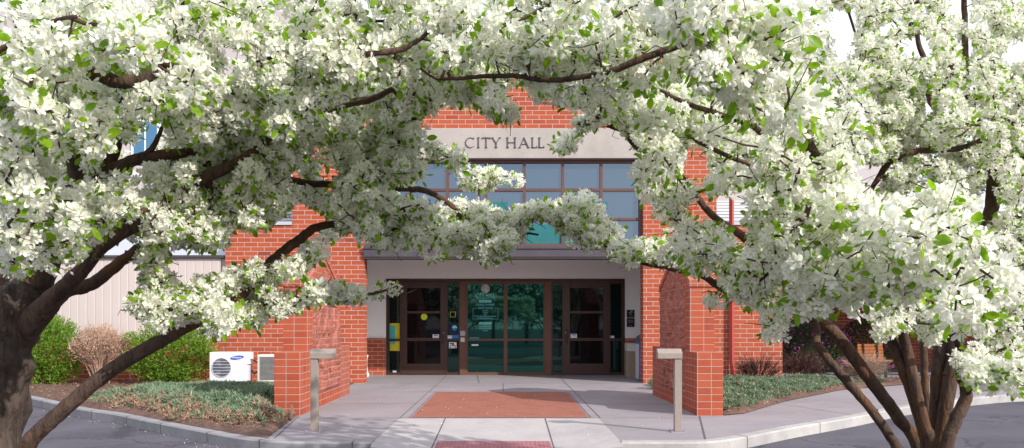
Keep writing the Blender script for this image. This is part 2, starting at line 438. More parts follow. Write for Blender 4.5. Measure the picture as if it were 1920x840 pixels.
# tactile pad
m = MB(); y0, y1 = 9.06, 9.82
def pz(y): return rz(y) + .006
m.quad((-.835, y0, pz(y0)), (.545, y0, pz(y0)), (.545, y1, pz(y1)), (-.835, y1, pz(y1)))
for i in range(27):
    for j in range(14):
        x = -.81 + i * .0512; y = y0 + .03 + j * .0535; z = pz(y)
        b = len(m.v); r = .014
        for k in range(6): m.v.append((x + r * math.cos(k * PI / 3), y + r * math.sin(k * PI / 3), z))
        for k in range(6): m.v.append((x + r * .55 * math.cos(k * PI / 3), y + r * .55 * math.sin(k * PI / 3), z + .006))
        for k in range(6):
            m.f.append((b + k, b + (k + 1) % 6, b + 6 + (k + 1) % 6, b + 6 + k)); m.mi.append(0)
        m.f.append(tuple(range(b + 6, b + 12))); m.mi.append(0)
tag(m.build('tactile_pad', M['pad'], origin=(0, 9.5, -.1), fix=False), 'dark pink warning pad with rows of domes set in the kerb ramp', 'tactile paving')
# brick paving panel
m = MB(); m.quad((-1.37, 11.62, .004), (1.21, 11.62, .004), (1.21, 15.9, .004), (-1.37, 15.9, .004)); structure(m.build('brick_path', M['paver'], fix=False))
m = MB()
def jl(x0, y0, x1, y1, w=.012, z=.0045):
    d = np.array((x1 - x0, y1 - y0), float); d /= np.linalg.norm(d); n = np.array((-d[1], d[0])) * w / 2
    m.quad((x0 - n[0], y0 - n[1], z), (x1 - n[0], y1 - n[1], z), (x1 + n[0], y1 + n[1], z), (x0 + n[0], y0 + n[1], z))
jl(-1.53, 11.58, -1.53, 20.9); jl(1.37, 11.58, 1.37, 20.9); jl(-1.40, 11.6, -1.40, 15.9); jl(1.24, 11.6, 1.24, 15.9)
jl(-3.0, 15.95, 2.8, 15.95); jl(-3.2, 18.2, 3.1, 18.2); jl(-.05, 15.96, -.05, 18.2); jl(-3.0, 13.6, -1.53, 13.6); jl(1.37, 13.6, 2.8, 13.6)
jl(-3.0, 11.57, -1.5, 11.57); jl(1.35, 11.57, 2.8, 11.57); jl(2.86, 11.8, 2.35, 9.4, .02); jl(-3.05, 11.8, -2.75, 9.5, .015)
for a in range(4): jl(4.6 + a * 2.2, 13.9 - .2 + a * 1.0, 5.2 + a * 2.3, 11.95 + a * 1.15)
jl(-.6, 18.2, -.75, 21.); jl(1.37, 15.9, 2.8, 15.9)
structure(m.build('pavement_joint_marking', M['joint'], fix=False))
m = MB(); z0 = .003
def jr(x0, x1, ya, yb):
    for i in range(4):
        p, q = ya + (yb - ya) * i / 4, ya + (yb - ya) * (i + 1) / 4
        m.quad((x0, p, rz(p) + z0), (x1, p, rz(p) + z0), (x1, q, rz(q) + z0), (x0, q, rz(q) + z0))
jr(XB - .008, XB + .008, 9.05, 11.55); jr(XC - .008, XC + .008, 9.05, 11.55)
m.quad((XA, 11.545, .005), (XD, 11.545, .005), (XD, 11.565, .005), (XA, 11.565, .005))
structure(m.build('ramp_joint_marking', M['joint'], fix=False))

# mulch beds (uneven soil)
def height_bed(name, poly, mat, amp=.05, step=.25, z=.012):
    xs = [p[0] for p in poly]; ys_ = [p[1] for p in poly]
    from mathutils import noise as mn
    def inside(x, y):
        c = False; n = len(poly)
        for i in range(n):
            x1, y1 = poly[i]; x2, y2 = poly[(i + 1) % n]
            if (y1 > y) != (y2 > y) and x < (x2 - x1) * (y - y1) / (y2 - y1) + x1: c = not c
        return c
    bm = bmesh.new(); vs = [bm.verts.new((x, y, 0)) for x, y in poly]; bm.faces.new(vs)
    for ax, lo, hi in ((0, min(xs), max(xs)), (1, min(ys_), max(ys_))):
        c = lo + step
        while c < hi:
            co = (c, 0, 0) if ax == 0 else (0, c, 0); no = (1, 0, 0) if ax == 0 else (0, 1, 0)
            bmesh.ops.bisect_plane(bm, geom=bm.verts[:] + bm.edges[:] + bm.faces[:], plane_co=co, plane_no=no); c += step
    for v in bm.verts:
        if v.is_boundary: v.co.z = z
        else: v.co.z = z + .02 + amp * (.5 + mn.noise(Vector((v.co.x * 1.1, v.co.y * 1.1, 3)))) + random.uniform(0, .012)
    bmesh.ops.recalc_face_normals(bm, faces=bm.faces)
    me = bpy.data.meshes.new(name); bm.to_mesh(me); bm.free(); me.materials.append(mat)
    for p in me.polygons: p.use_smooth = True
    if me.polygons and me.polygons[0].normal.z < 0: me.flip_normals()
    o = bpy.data.objects.new(name, me); C.objects.link(o); structure(o); return o, inside
LI = [p for p in offset(LKs, .155) if p[0] < -2.8]
bedL = LI + [(-2.86, 9.62), (-3.08, 11.84), (-3.44, 11.84), (-3.44, 18.19), (-20, 18.19)]
bl, inL = height_bed('soil_ground', bedL, M['mulch'])
bedR = [(3.26, 11.88), (3.6, 12.1), (4.9, 14.0), (6.9, 16.4), (9.5, 18.2), (10.6, 19.6), (6.7, 19.6), (6.3, 18.19), (3.26, 18.19)]
br, inR = height_bed('soil_ground', bedR, M['mulch'])

# ------------------------------------------------------------------ ground cover and shrubs
BL = np.array([(-.16, 0, 0), (.16, 0, 0), (0, 0, 1.), (0, .1, .45)], float); BT = np.array([(0, 1, 3), (0, 3, 2), (1, 2, 3)])
def spray_template(nb=7, spread=.7):
    Vs = []
    for i in range(nb):
        d = np.array([[random.gauss(0, spread), random.gauss(0, spread), 1.]]); R = frames(d)
        V, T = place(BL * np.array((1.0, 1, 1)), BT, np.array([[random.gauss(0, .12), random.gauss(0, .12), random.uniform(0, .3)]]), R, [random.uniform(.6, 1.)])
        Vs.append((V, T, 0))
    return merge(Vs)[:2]
def fbm(x, y, s=1.):
    from mathutils import noise as mn
    return mn.fractal(Vector((x * s, y * s, .7)), 1., 2., 3)
def groundcover(name, inside, test, x0, x1, y0, y1, n, label, deadf, hmax=.27):
    pts, dirs, dead = [], [], []
    while len(pts) < n:
        x, y = random.uniform(x0, x1), random.uniform(y0, y1)
        if not inside(x, y): continue
        e = test(x, y)                         # depth inside the cover's outline
        e2 = e + .22 * fbm(x, y, 1.7)
        if e2 < 0: continue
        hgt = hmax * min(1, (e2 / .45)) ** .5 * (.72 + .45 * fbm(x, y, 1.3) + .3 * fbm(x + 9, y, 3.5)) * (1 if x > 0 else np.interp(y, [13.2, 14.6], [1, .42]))
        u = random.random() ** .35
        pts.append((x, y, .02 + max(.0, hgt) * u)); dirs.append((random.gauss(0, .8), random.gauss(-.25, .7), random.uniform(.35, 1.2)))
        dead.append(random.random() < deadf(x, y, e2) * (1.3 - u * .5))
    pts = np.array(pts); D = np.array(dirs); dead = np.array(dead); lst = []
    tm = [spray_template() for _ in range(4)]; idx = rng.integers(0, 4, n)
    for k in range(4):
        for dd, mi in ((False, 0), (True, 1)):
            s = (idx == k) & (dead == dd)
            if not s.any(): continue
            V, T = place(tm[k][0], tm[k][1], pts[s], frames(D[s]), rng.uniform(.045, .095, s.sum())); lst.append((V, T, mi))
    V, T, mi = merge(lst)
    o = np_mesh(name, V, T, mi, [M['juniper'], M['deadjun']], smooth=False)
    return tag(o, label, 'ground cover', kind='stuff')
def segd(x, y, pl):
    best = 9
    for i in range(len(pl) - 1):
        a = np.array(pl[i]); b = np.array(pl[i + 1]); p = np.array((x, y)); t = max(0, min(1, np.dot(p - a, b - a) / (np.dot(b - a, b - a) + 1e-9)))
        best = min(best, np.linalg.norm(p - a - (b - a) * t))
    return best
covL = [(-7.4, 13.9), (-6.2, 12.75), (-5.0, 11.55), (-3.9, 10.5), (-3.3, 10.25), (-3.05, 11.0), (-3.15, 11.75)]
def tL(x, y):
    if x > -3.5 and y > 11.6: return -1
    d = segd(x, y, covL)
    below = y < np.interp(x, [p[0] for p in covL[:5]], [p[1] for p in covL[:5]])
    if below or x < -7.6: return -d
    if y > 17.2 - .12 * abs(x + 5): return -.3
    if x > -4.4 and y > 13.8: return -1 # shaded hollow beside the wing wall
    return min(d, 17.1 - y, x + 7.6 + (y - 13.9) * .05)
groundcover('juniper_ground_cover', inL, tL, -7.7, -3.0, 10.4, 17.2, 15000, 'low blue-green juniper with brown dead tips in front of the air conditioners',
            lambda x, y, e: max(0, .9 - e * 1.25) if x > -6.6 else .35 * max(0, .8 - e))
covR = [(3.42, 12.25), (3.7, 12.45), (4.9, 14.25), (6.75, 16.5), (7.9, 17.6)]
def tR(x, y):
    if x < 3.3: return -1
    lim = np.interp(x, [p[0] for p in covR], [p[1] for p in covR])
    if y < lim: return -.3
    return min(segd(x, y, covR), 17.5 - y + .4, x - 3.28 + .2)
groundcover('juniper_ground_cover', inR, tR, 3.28, 8.4, 12.1, 17.9, 13000, 'low dense green juniper beside the red downpipe and reddish shrub', lambda x, y, e: .06 + .15 * max(0, .4 - e), .24)

LV = np.array([(0, 0, 0), (-.26, 0, .5), (.26, 0, .5), (0, .0, 1.), (0, .10, .5)], float); LT = np.array([(0, 2, 4), (0, 4, 1), (1, 4, 3), (4, 2, 3)])
def shrub(name, c, r, n, size, leafm, twigm, label, cat, nstem=26, shell=.55, twigs=0, topleaf=None, flowers=None, bumpy=.16, group=None):
    root = thing(name, (c[0], c[1], 0), label, cat, group)
    rx, ry, rzz = r
    m = MB(); tips = []
    for i in range(nstem):
        a = random.uniform(0, 2 * PI); q = random.uniform(.3, 1); top = random.uniform(.6, 1.)
        e = (c[0] + rx * .85 * q * math.cos(a), c[1] + ry * .85 * q * math.sin(a), rzz * (1 + .85 * math.sqrt(max(0, 1 - q * q)) * top))
        b0 = (c[0] + rx * .22 * math.cos(a) * random.random(), c[1] + ry * .22 * math.sin(a), -.02)
        mid = ((b0[0] * .55 + e[0] * .45), (b0[1] * .55 + e[1] * .45), e[2] * .5)
        m.tube([b0, mid, e], [.011, .007, .003], 5); tips.append((mid, e))
    for i in range(twigs):
        mid, e = random.choice(tips); t = random.random()
        s = [mid[k] * (1 - t) + e[k] * t for k in range(3)]
        d = Vector((s[0] - c[0], s[1] - c[1], (s[2] - rzz * .4) * .8)).normalized() * random.uniform(.12, .34)
        d += Vector((random.gauss(0, .05), random.gauss(0, .05), random.gauss(.05, .05)))
        m.tube([s, (s[0] + d.x * .5 + random.gauss(0, .012), s[1] + d.y * .5, s[2] + d.z * .5), (s[0] + d.x, s[1] + d.y, s[2] + d.z * 1.05)], [.0055, .004, .0018], 4)
    m.build('stems', twigm, root, fix=False)
    if leafm is M['green']:
        sp, sd = [], []
        for i in range(150):
            a = random.uniform(0, 2 * PI); e = random.uniform(.05, 1.4); d = Vector((math.cos(a) * math.cos(e), math.sin(a) * math.cos(e), math.sin(e)))
            p0 = Vector((c[0] + rx * .88 * d.x, c[1] + ry * .88 * d.y, rzz * (1 + .88 * d.z))); up = (d + Vector((random.gauss(0, .2), random.gauss(0, .2), .9))).normalized()
            for q in range(14): sp.append(tuple(p0 + up * (.02 * q))); sd.append((random.gauss(0, .7) + up.x, random.gauss(0, .7) + up.y, up.z))
        V, T = place(LV, LT, np.array(sp), frames(np.array(sd)), rng.uniform(.7, 1.1, len(sp)) * size); np_mesh('shoot_leaves', V, T, None, [leafm], root, smooth=False)
    U = rng.normal(size=(n * 2, 3)); U /= np.linalg.norm(U, axis=1, keepdims=True)
    rad = (shell + (1 - shell) * rng.random(len(U)) ** .6)
    from mathutils import noise as mn
    w = np.array([1 + bumpy * 1.6 * mn.noise(Vector(u) * 2.3 + Vector((c[0], c[1], 0))) + bumpy * .9 * mn.noise(Vector(u) * 6 + Vector((c[0], c[1], 0))) for u in U])
    Pp = U * rad[:, None] * w[:, None] * np.array([rx, ry, rzz]) + np.array([c[0], c[1], rzz * 1.0])
    keep = Pp[:, 2] > .03
    if topleaf is not None: keep &= (Pp[:, 2] > rzz * 2 * topleaf + rng.normal(0, .1, len(Pp)))
    Pp = Pp[keep][:n]; Uk = U[keep][:n]
    D = Uk * .8 + rng.normal(0, .7, Pp.shape) + np.array([0, 0, .35])
    V, T = place(LV, LT, Pp, frames(D), rng.uniform(.7, 1.25, len(Pp)) * size)
    np_mesh('leaves', V, T, None, [leafm], root, smooth=False)
    if flowers:
        nf, fs = flowers
        U2 = rng.normal(size=(nf, 3)); U2[:, 1] = -abs(U2[:, 1]); U2 /= np.linalg.norm(U2, axis=1, keepdims=True)
        Pf = U2 * np.array([rx, ry, rzz]) * 1.0 + np.array([c[0], c[1], rzz]); Pf = Pf[Pf[:, 2] > .1]
        lst = []
        for k in range(4):
            V, T = place(LV * np.array([1.6, 1, 1]), LT, Pf, frames(U2[:len(Pf)] + rng.normal(0, .8, Pf.shape)), rng.uniform(.7, 1.3, len(Pf)) * fs); lst.append((V, T, 0))
        V, T, _ = merge(lst); np_mesh('blossom', V, T, None, [M['magenta']], root, smooth=False)
    return root
def gx(px, Y): return (px - CX) / F * Y
shrub('green_bush', (gx(92, 17.3), 17.3), (.62, .45, .70), 9000, .055, M['green'], M['twig'], 'tall bright green bush between the tree trunk and the dry bush', 'bush', bumpy=.28)
shrub('dry_bush', (gx(190, 17.2), 17.2), (.66, .45, .64), 3600, .045, M['dryleaf'], M['drytwig'], 'bare twiggy bush with dry pinkish tan leaves along its top', 'bush', nstem=60, twigs=700, topleaf=.58, shell=.6)
shrub('green_bush', (gx(322, 17.2), 17.2), (.95, .5, .64), 12000, .055, M['green'], M['twig'], 'wide bright green bush beside the white air conditioner', 'bush', bumpy=.42)
shrub('purple_shrub', (gx(1420, 17.6), 17.6), (.50, .3, .27), 1500, .034, M['purpleleaf'], M['twig'], 'small dark reddish shrub against the sunlit brick wall', 'shrub', nstem=50, twigs=300, bumpy=.35)
shrub('purple_shrub', (gx(1505, 18.7), 18.7), (.50, .35, .30), 1500, .034, M['purpleleaf'], M['twig'], 'dark shrub just past the corner of the brick wall', 'shrub', nstem=50, twigs=300, bumpy=.35)
shrub('twiggy_shrub', (gx(1622, 17.9), 17.9), (.50, .3, .27), 500, .03, M['purpleleaf'], M['drytwig'], 'low pinkish shrub of bare twigs in front of the wooden bench', 'shrub', nstem=60, twigs=420, bumpy=.35)
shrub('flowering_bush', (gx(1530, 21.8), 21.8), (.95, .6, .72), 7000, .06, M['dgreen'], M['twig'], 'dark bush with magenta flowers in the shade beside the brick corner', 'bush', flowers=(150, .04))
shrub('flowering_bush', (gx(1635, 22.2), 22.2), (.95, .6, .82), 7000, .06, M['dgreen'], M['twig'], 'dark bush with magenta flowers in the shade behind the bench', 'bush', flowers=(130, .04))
shrub('small_plant', (3.18, 16.6), (.20, .3, .13), 500, .05, M['juniper'], M['twig'], 'small green plant squeezed between brick column and wing wall', 'plant', nstem=6)

# fallen petals and litter on the ground
Pp = []
for i in range(120):
    k = random.randrange(12, len(LKs) - 1); x, y = LKs[k]
    Pp.append((x + random.gauss(0, .15), y - abs(random.gauss(0, .12)) - .03, RZ + .008))
for i in range(500): 
    x = random.uniform(-9, 9); y = random.uniform(9.6, 17)
    if inL(x, y) or inR(x, y): Pp.append((x, y, .085))
    elif i % 3 == 0 and -3 < x < 2.8: Pp.append((x, y, .012))
for i in range(50): Pp.append((random.uniform(-8, 8), random.uniform(7.5, 9.0), RZ + .008))
Pp = np.array(Pp); V, T = place(LV * np.array([1.3, 1, 1]), LT, Pp, frames(rng.normal(size=Pp.shape) * np.array([1, 1, .12])), rng.uniform(.012, .022, len(Pp)))
tag(np_mesh('fallen_petal_litter', V, T, None, [M['petal']], smooth=False), 'scattered fallen white petals along kerb and soil', 'petals', kind='stuff')
Pp = []
for i in range(9000):
    if i % 3: x, y = random.uniform(-12, -2.8), random.uniform(9.5, 18.1)
    else: x, y = random.uniform(3.3, 10), random.uniform(12, 19)
    if inL(x, y) or inR(x, y): Pp.append((x, y, .07 + random.uniform(-.02, .03)))
Pp = np.array(Pp); V, T = place(LV, LT, Pp, frames(rng.normal(size=Pp.shape) * np.array([1, 1, .3])), rng.uniform(.03, .07, len(Pp)))
m_ = m_leaf('bark_chip', (.11, .065, .045), (.30, .19, .14), .0, 12)
tag(np_mesh('bark_mulch_litter', V, T, None, [m_], smooth=False), 'brown bark chips and dry bits covering the soil beds', 'mulch', kind='stuff')

# ------------------------------------------------------------------ city hall
FY = 18.2
B = thing('city_hall_building', (0, FY, 0), 'red brick city hall with pale name band, gridded upper window and recessed glass entrance', 'building')
TOP = 7.5
m = MB()
m.box(-4.85, -3.22, FY, FY + .4, -.02, TOP); m.build('brick_wall', M['brick'], B)
m = MB(); m.box(3.13, 4.8, FY, FY + .4, -.02, TOP); m.build('brick_wall', M['brick'], B)
m = MB(); m.box(-3.218, 3.128, FY + .002, FY + .4, 5.8, TOP); m.build('brick_wall', M['brick'], B)
m = MB(); m.box(-6.38, -4.852, FY + .004, FY + .4, -.02, 3.6); m.box(-6.38, -6.0, FY + .402, 26, -.02, 3.6); m.build('brick_wall', M['brick'], B)
m = MB(); m.box(4.802, 6.3, FY + .004, FY + .4, -.02, 3.6); m.box(5.9, 6.298, FY + .402, 25.6, -.02, 3.6); m.build('brick_wall', M['brick'], B)
m = MB(); m.box(-6.42, -4.86, FY - .03, FY + .45, 3.602, 3.68); m.box(4.81, 6.34, FY - .03, FY + .45, 3.602, 3.68); m.box(-4.9, 4.85, FY - .03, FY + .45, TOP + .002, TOP + .1); m.build('coping', M['palemetal'], B)
m = MB(); m.box(-4.82, -4.45, FY + .402, 27, 3.3, TOP - .1); m.box(4.4, 4.78, FY + .402, 27, 3.3, TOP - .1); m.box(-4.44, 4.39, 26.5, 27, 0, TOP - .1); m.build('side_wall', M['pale'], B)
m = MB(); m.box(-4.8, 4.75, FY + .41, 26.9, TOP - .3, TOP - .2); m.build('roof', M['cream'], B)
# skylights on the low wings
for s, x0, x1 in ((-1, -6.3, -4.95), (1, 4.9, 6.25)):
    m = MB(); m.prism([(FY + .5, 3.65), (FY + 3.2, 3.65), (FY + 3.2, 4.55), (FY + 2.6, 4.55)], 'x', x0, x1); sk = m.build('skylight', M['palemetal'], B)
    m = MB()
    for i in range(8):
        y = FY + .55 + i * .27; z = 3.66 + i * .115; m.box(x0 - .01, x1 + .01, y, y + .05, z + .03, z + .06)
    m.build('louvre', M['cream'], sk)
# lintel with lettering
L = MB(); L.box(-3.78, 3.68, FY - .05, FY + .3, 5.11, 5.795); lint = L.build('lintel', M['lintel'], B, bevel=.012)
def letters(parent):
    m = MB(); y0, y1 = FY - .068, FY - .048; zb = 5.345; h = .235
    def pr(pts): m.prism([(x, zb + z * h) for x, z in pts], 'y', y0, y1)
    def ser(x, z, w=.055): pr([(x - w / 2, z), (x + w / 2, z), (x + w / 2, z + .05), (x - w / 2, z + .05)])
    def stem(x, t=.023): pr([(x - t / 2, .0), (x + t / 2, .0), (x + t / 2, 1), (x - t / 2, 1)]); ser(x, 0); ser(x, .95)
    def arm(x0, z0, x1, z1, t): 
        dx, dz = x1 - x0, (z1 - z0) * h; l = math.hypot(dx, dz); nx, nz = -dz / l * t / 2, dx / l * t / 2
        pr([(x0 - nx, z0 - nz / h), (x1 - nx, z1 - nz / h), (x1 + nx, z1 + nz / h), (x0 + nx, z0 + nz / h)])
    X = -.915
    cx = X + .115                                                      # C
    for i in range(14):
        a0 = math.radians(48 + i * 19); a1 = math.radians(48 + (i + 1) * 19)
        def pt(a, r): return (cx + math.cos(a) * .115 * r, .5 + math.sin(a) * .5 * r)
        t0 = .85 if 3 < i < 11 else .92; pr([pt(a0, 1), pt(a1, 1), pt(a1, t0), pt(a0, t0)])
    pr([(cx + .072, .84), (cx + .086, .84), (cx + .086, .99), (cx + .072, .99)])
    stem(X + .30)                                                      # I
    x = X + .475; stem(x); pr([(x - .095, .93), (x + .095, .93), (x + .095, 1), (x - .095, 1)]); pr([(x - .095, .84), (x - .082, .84), (x - .082, 1), (x - .095, 1)]); pr([(x + .082, .84), (x + .095, .84), (x + .095, 1), (x + .082, 1)])
    x = X + .70; pr([(x - .015, 0), (x + .015, 0), (x + .015, .5), (x - .015, .5)]); ser(x, 0); arm(x, .45, x - .085, .98, .021); arm(x, .45, x + .085, .98, .011); ser(x - .085, .95); ser(x + .085, .95)
    m.build('lettering', M['letter'], parent); m = MB()
    X2 = X + .96; stem(X2); stem(X2 + .17); pr([(X2, .48), (X2 + .17, .48), (X2 + .17, .54), (X2, .54)])     # H
    x = X2 + .375; arm(x - .10, 0, x, 1, .011); arm(x + .10, 0, x - .005, 1, .024); pr([(x - .06, .33), (x + .06, .33), (x + .06, .38), (x - .06, .38)]); ser(x - .10, 0); ser(x + .10, 0)
    for k in (.565, .725):
        x = X2 + k; stem(x); pr([(x, 0), (x + .105, 0), (x + .105, .06), (x, .06)]); pr([(x + .093, 0), (x + .107, 0), (x + .107, .18), (x + .093, .18)])
    return m.build('lettering', M['letter'], parent)
letters(lint)
# upper window
WY = FY + .16
m = MB(); z0, z1, xa, xb = 3.12, 5.108, -3.216, 3.126
def px2x(px): return (px - CX) / (F / WY)
m.box(xa, xb, WY - .04, WY + .06, z1 - .07, z1); m.box(xa, xb, WY - .04, WY + .06, z0, z0 + .07); m.box(xa, xa + .07, WY - .04, WY + .06, z0 + .071, z1 - .071); m.box(xb - .07, xb, WY - .04, WY + .06, z0 + .071, z1 - .071)
for px in (767, 839, 911, 983, 1055, 1127): x = px2x(px); m.box(x - .032, x + .032, WY - .038, WY + .05, z0 + .072, z1 - .072)
for py in (356, 411): z = H + (HY - py) / (F / WY); m.box(xa + .072, xb - .072, WY - .034, WY + .045, z - .03, z + .03)
uw = m.build('window', M['winframe'], B)
m = MB(); cx_ = [xa + .03] + [px2x(q) for q in (767, 839, 911, 983, 1055, 1127)] + [xb - .03]; cz_ = [z0 + .03] + [H + (HY - q) / (F / WY) for q in (411, 356)] + [z1 - .03]
for i in range(7):
    for j in range(3):
        a_, b_, c_, d_ = cx_[i], cx_[i + 1], cz_[j], cz_[j + 1]; e_ = [random.uniform(0, .012) for _ in range(3)]
        m.quad((a_, WY + .012 + e_[0], c_), (b_, WY + .012 + e_[1], c_), (b_, WY + .012 + e_[1] + e_[2] - e_[0], d_), (a_, WY + .012 + e_[2], d_))
m.build('pane', M['glass_sky'], uw, fix=False)
z = H + (HY - 413) / (F / WY)
m = MB()
for (xa_, xb_) in ((px2x(914), px2x(980)), (px2x(986), px2x(1052)), (px2x(1058), px2x(1124))): m.box(xa_, xb_, WY - .001, WY + .009, z0 + .075, z0 + .075 + .44)
for (xa_, xb_, za, zb) in ((px2x(914), px2x(952), 3.9, 4.15), (px2x(1131), px2x(1139), 4.0, 4.16)): m.box(xa_, xb_, WY - .001, WY + .009, za, zb)
m.build('window_blind', m_simple('dim_teal', (.018, .135, .145), .5), uw)
# fascia
m = MB(); m.box(-3.216, 3.126, FY - .08, FY + .40, 2.87, 3.10); m.box(-3.216, 3.126, FY - .11, FY - .082, 3.05, 3.118); fa = m.build('fascia', M['fascia'], B, bevel=.006)
box_obj('shadow_gap_trim', M['darktrim'], fa, -3.215, 3.125, FY - .06, FY + .3, 2.832, 2.868)
# recess
BY = 21.1
for a in ((-4.44, -3.15, BY, BY + .2, -.02, 3.3), (3.14, 4.39, BY, BY + .2, -.02, 3.3), (-3.148, 3.138, BY + .002, BY + .2, 2.54, 3.3)): box_obj('plaster_wall', M['stucco'], B, *a)
for a in ((-4.46, -4.28), (4.2, 4.4)): box_obj('plaster_wall', M['stucco'], B, *a, FY + .41, BY - .01, -.02, 3.28)
m = MB(); m.box(-4.4, 4.38, FY + .402, BY - .002, 3.282, 3.35); m.build('ceiling', M['soffit'], B)
for a in ((-4.27, -3.16), (3.15, 4.19)): box_obj('wainscot', M['brick'], B, *a, BY - .06, BY - .002, -.02, .97)
text_mesh('710', .30, -.06, 2.70, BY - .012, M['paper'], B, 'house_number', .01)
# glazed front : x from photo px at 71.1 px/m
K = F / BY
def X(px): return (px - 947.) / K
def Zp(py): return H + (HY - py) / K
ZT, ZM = 2.535, Zp(637)
def window_unit(px0, px1, glass, name='window', jamb=0.03, rail=True):
    x0, x1 = X(px0), X(px1); m = MB()
    m.box(x0, x0 + jamb, BY + .0, BY + .09, .0, ZT - .07); m.box(x1 - jamb, x1, BY + .0, BY + .09, .0, ZT - .07)
    m.box(x0 + jamb, x1 - jamb, BY + .002, BY + .088, ZT - .13, ZT - .071); m.box(x0 + jamb, x1 - jamb, BY + .002, BY + .088, 0, .07)
    m.box(x0 + jamb, x1 - jamb, BY - .004, BY + .088, ZM - .028, ZM + .028)
    w = m.build(name, M['mull'] if glass == 'glass_teal' else M['frame'], B)
    box_obj('pane', M[glass], w, x0 + jamb * .6, x1 - jamb * .6, BY + .045, BY + .06, .05, ZT - .1)
    return w
m = MB(); m.box(X(723), X(1170.5), BY - .012, BY + .1, ZT - .069, ZT + .002); m.box(X(723), X(727), BY - .01, BY + .1, 0, ZT - .07); m.box(X(1166.5), X(1170.5), BY - .01, BY + .1, 0, ZT - .07)
m.box(X(833.5), X(836), BY - .006, BY + .1, 0, ZT - .07); m.box(X(1055.5), X(1057.5), BY - .006, BY + .1, 0, ZT - .07); m.box(X(750.5), X(752), BY - .006, BY + .1, 0, ZT - .07); m.box(X(1139.5), X(1141), BY - .006, BY + .1, 0, ZT - .07)
m.build('door_surround', M['frame'], B)
m = MB(); m.box(X(861), X(872.5), BY - .03, BY + .1, 0, ZT - .071); mull = m.build('mullion', M['mull'], B, bevel=.006)
m = MB(); m.box(X(1021.5), X(1033), BY - .03, BY + .1, 0, ZT - .071); m.build('mullion', M['mull'], B, bevel=.006)
wl = window_unit(727, 750.5, 'glass_side'); wl2 = window_unit(836, 861, 'glass_side')
wc1 = window_unit(872.5, 947, 'glass_teal', jamb=.05); wc2 = window_unit(947, 1021.5, 'glass_teal', jamb=.05)
wr1 = window_unit(1033, 1055.5, 'glass_side'); wr2 = window_unit(1141, 1166.5, 'glass_side')
def door(px0, px1, hinge, label):
    x0, x1 = X(px0), X(px1); m = MB(); w = .145
    g0, g1 = x0 + w, x1 - w * .85
    m.box(x0, g0, BY - .0, BY + .06, .012, ZT - .075); m.box(g1, x1, BY - .0, BY + .06, .012, ZT - .075)
    m.box(g0, g1, BY + .001, BY + .059, ZT - .24, ZT - .0752); m.box(g0, g1, BY + .001, BY + .059, .012, .30)
    for z in (Zp(585.5), ZM): m.box(g0, g1, BY - .003, BY + .059, z - .032, z + .032)
    d = m.build('door', M['frame'], B, bevel=.004); d['label'] = label
    box_obj('pane', M['glass_dark'], d, g0 - .01, g1 + .01, BY + .03, BY + .04, .28, ZT - .22)
    hx = x1 - .06 if hinge < 0 else x0 + .06
    m = MB(); zt, zb = Zp(617), Zp(643)
    m.tube([(hx, BY, zt), (hx, BY - .05, zt), (hx, BY - .055, zt - .05), (hx, BY - .055, zb + .05), (hx, BY - .05, zb), (hx, BY, zb)], .012, 8)
    m.build('handle', M['black'], d)
    m = MB(); m.cyl((hx + (.02 if hinge < 0 else -.02), BY - .012, Zp(624)), .016, .014); m.build('lock', M['silver'], d)
    m = MB(); m.box(g0, g1, BY - .03, BY - .004, ZM + .034, ZM + .046); m.build('push_bar', M['mull'], d)
    return d
d1 = door(752, 833.5, -1, 'bronze framed glass door with round lime sticker')
d2 = door(1057.5, 1139.5, 1, 'bronze framed glass door with no round sticker')
def sticker(par, mat, px0, px1, py0, py1, y=BY + .0, name='sticker', round_=False):
    m = MB()
    if round_:
        m.cyl((X((px0 + px1) / 2), y - .004, Zp((py0 + py1) / 2)), (px1 - px0) / 2 / K, .004, 'y', 20)
    else: m.box(X(px0), X(px1), y - .004, y, Zp(py1), Zp(py0))
    return m.build(name, mat, par)
gy = BY + .028
s = sticker(d1, M['lime'], 788, 800, 588, 600, gy, round_=True)
s = sticker(d1, M['paper'], 810, 822, 627, 635, gy); sticker(s, M['brandblue'], 812, 820, 628, 629.5, gy - .005, 'printed_text')
s = sticker(d2, M['paper'], 1069, 1081, 626, 634, gy); sticker(s, M['brandblue'], 1071, 1079, 627, 628.5, gy - .005, 'printed_text')
gy = BY + .043
sticker(wl, M['yellow'], 729.5, 750, 606, 635, gy, 'poster'); sticker(wl, M['yellow'], 729.5, 750, 640, 658, gy, 'poster'); 
s = sticker(wl, M['tealcard'], 728.5, 739.5, 611, 634.5, gy - .006, 'poster'); sticker(wl, M['tealcard'], 728.5, 739.5, 640, 645, gy - .006, 'poster')
s = sticker(wl, M['paper'], 735, 742, 695, 699, gy)
m = MB(); cxs, czs = X(848), Zp(589.5); q = 5.2 / K; t = .012
for a, b, c, d in ((-q, q, q - t, q), (-q, q, -q, -q + t), (-q, -q + t, -q, q), (q - t, q, -q, q)): m.box(cxs + a, cxs + b, gy - .003 - (.001 if c != -q or d != q else 0), gy, czs + c, czs + d)
m.build('square_sticker', M['yellow'], wl2)
m_poster = m_simple('navy_poster', (.01, .015, .04), .5)
s = sticker(wl2, m_poster, 839, 860.5, 605.5, 634, gy, 'poster'); sticker(s, M['blue'], 846.5, 856, 610, 620, gy - .005, 'emblem', True)
m = MB(); 
for i in range(10):
    a0, a1 = PI * i / 10, PI * (i + 1) / 10; r = 4.9 / K; cx_, cz_ = X(851.2), Zp(615); m.quad((cx_, gy - .0105, cz_), (cx_ + r * math.cos(a0), gy - .0105, cz_ + r * math.sin(a0)), (cx_ + r * math.cos(a1), gy - .0105, cz_ + r * math.sin(a1)))
m.build('emblem', M['teal'], s, fix=False)
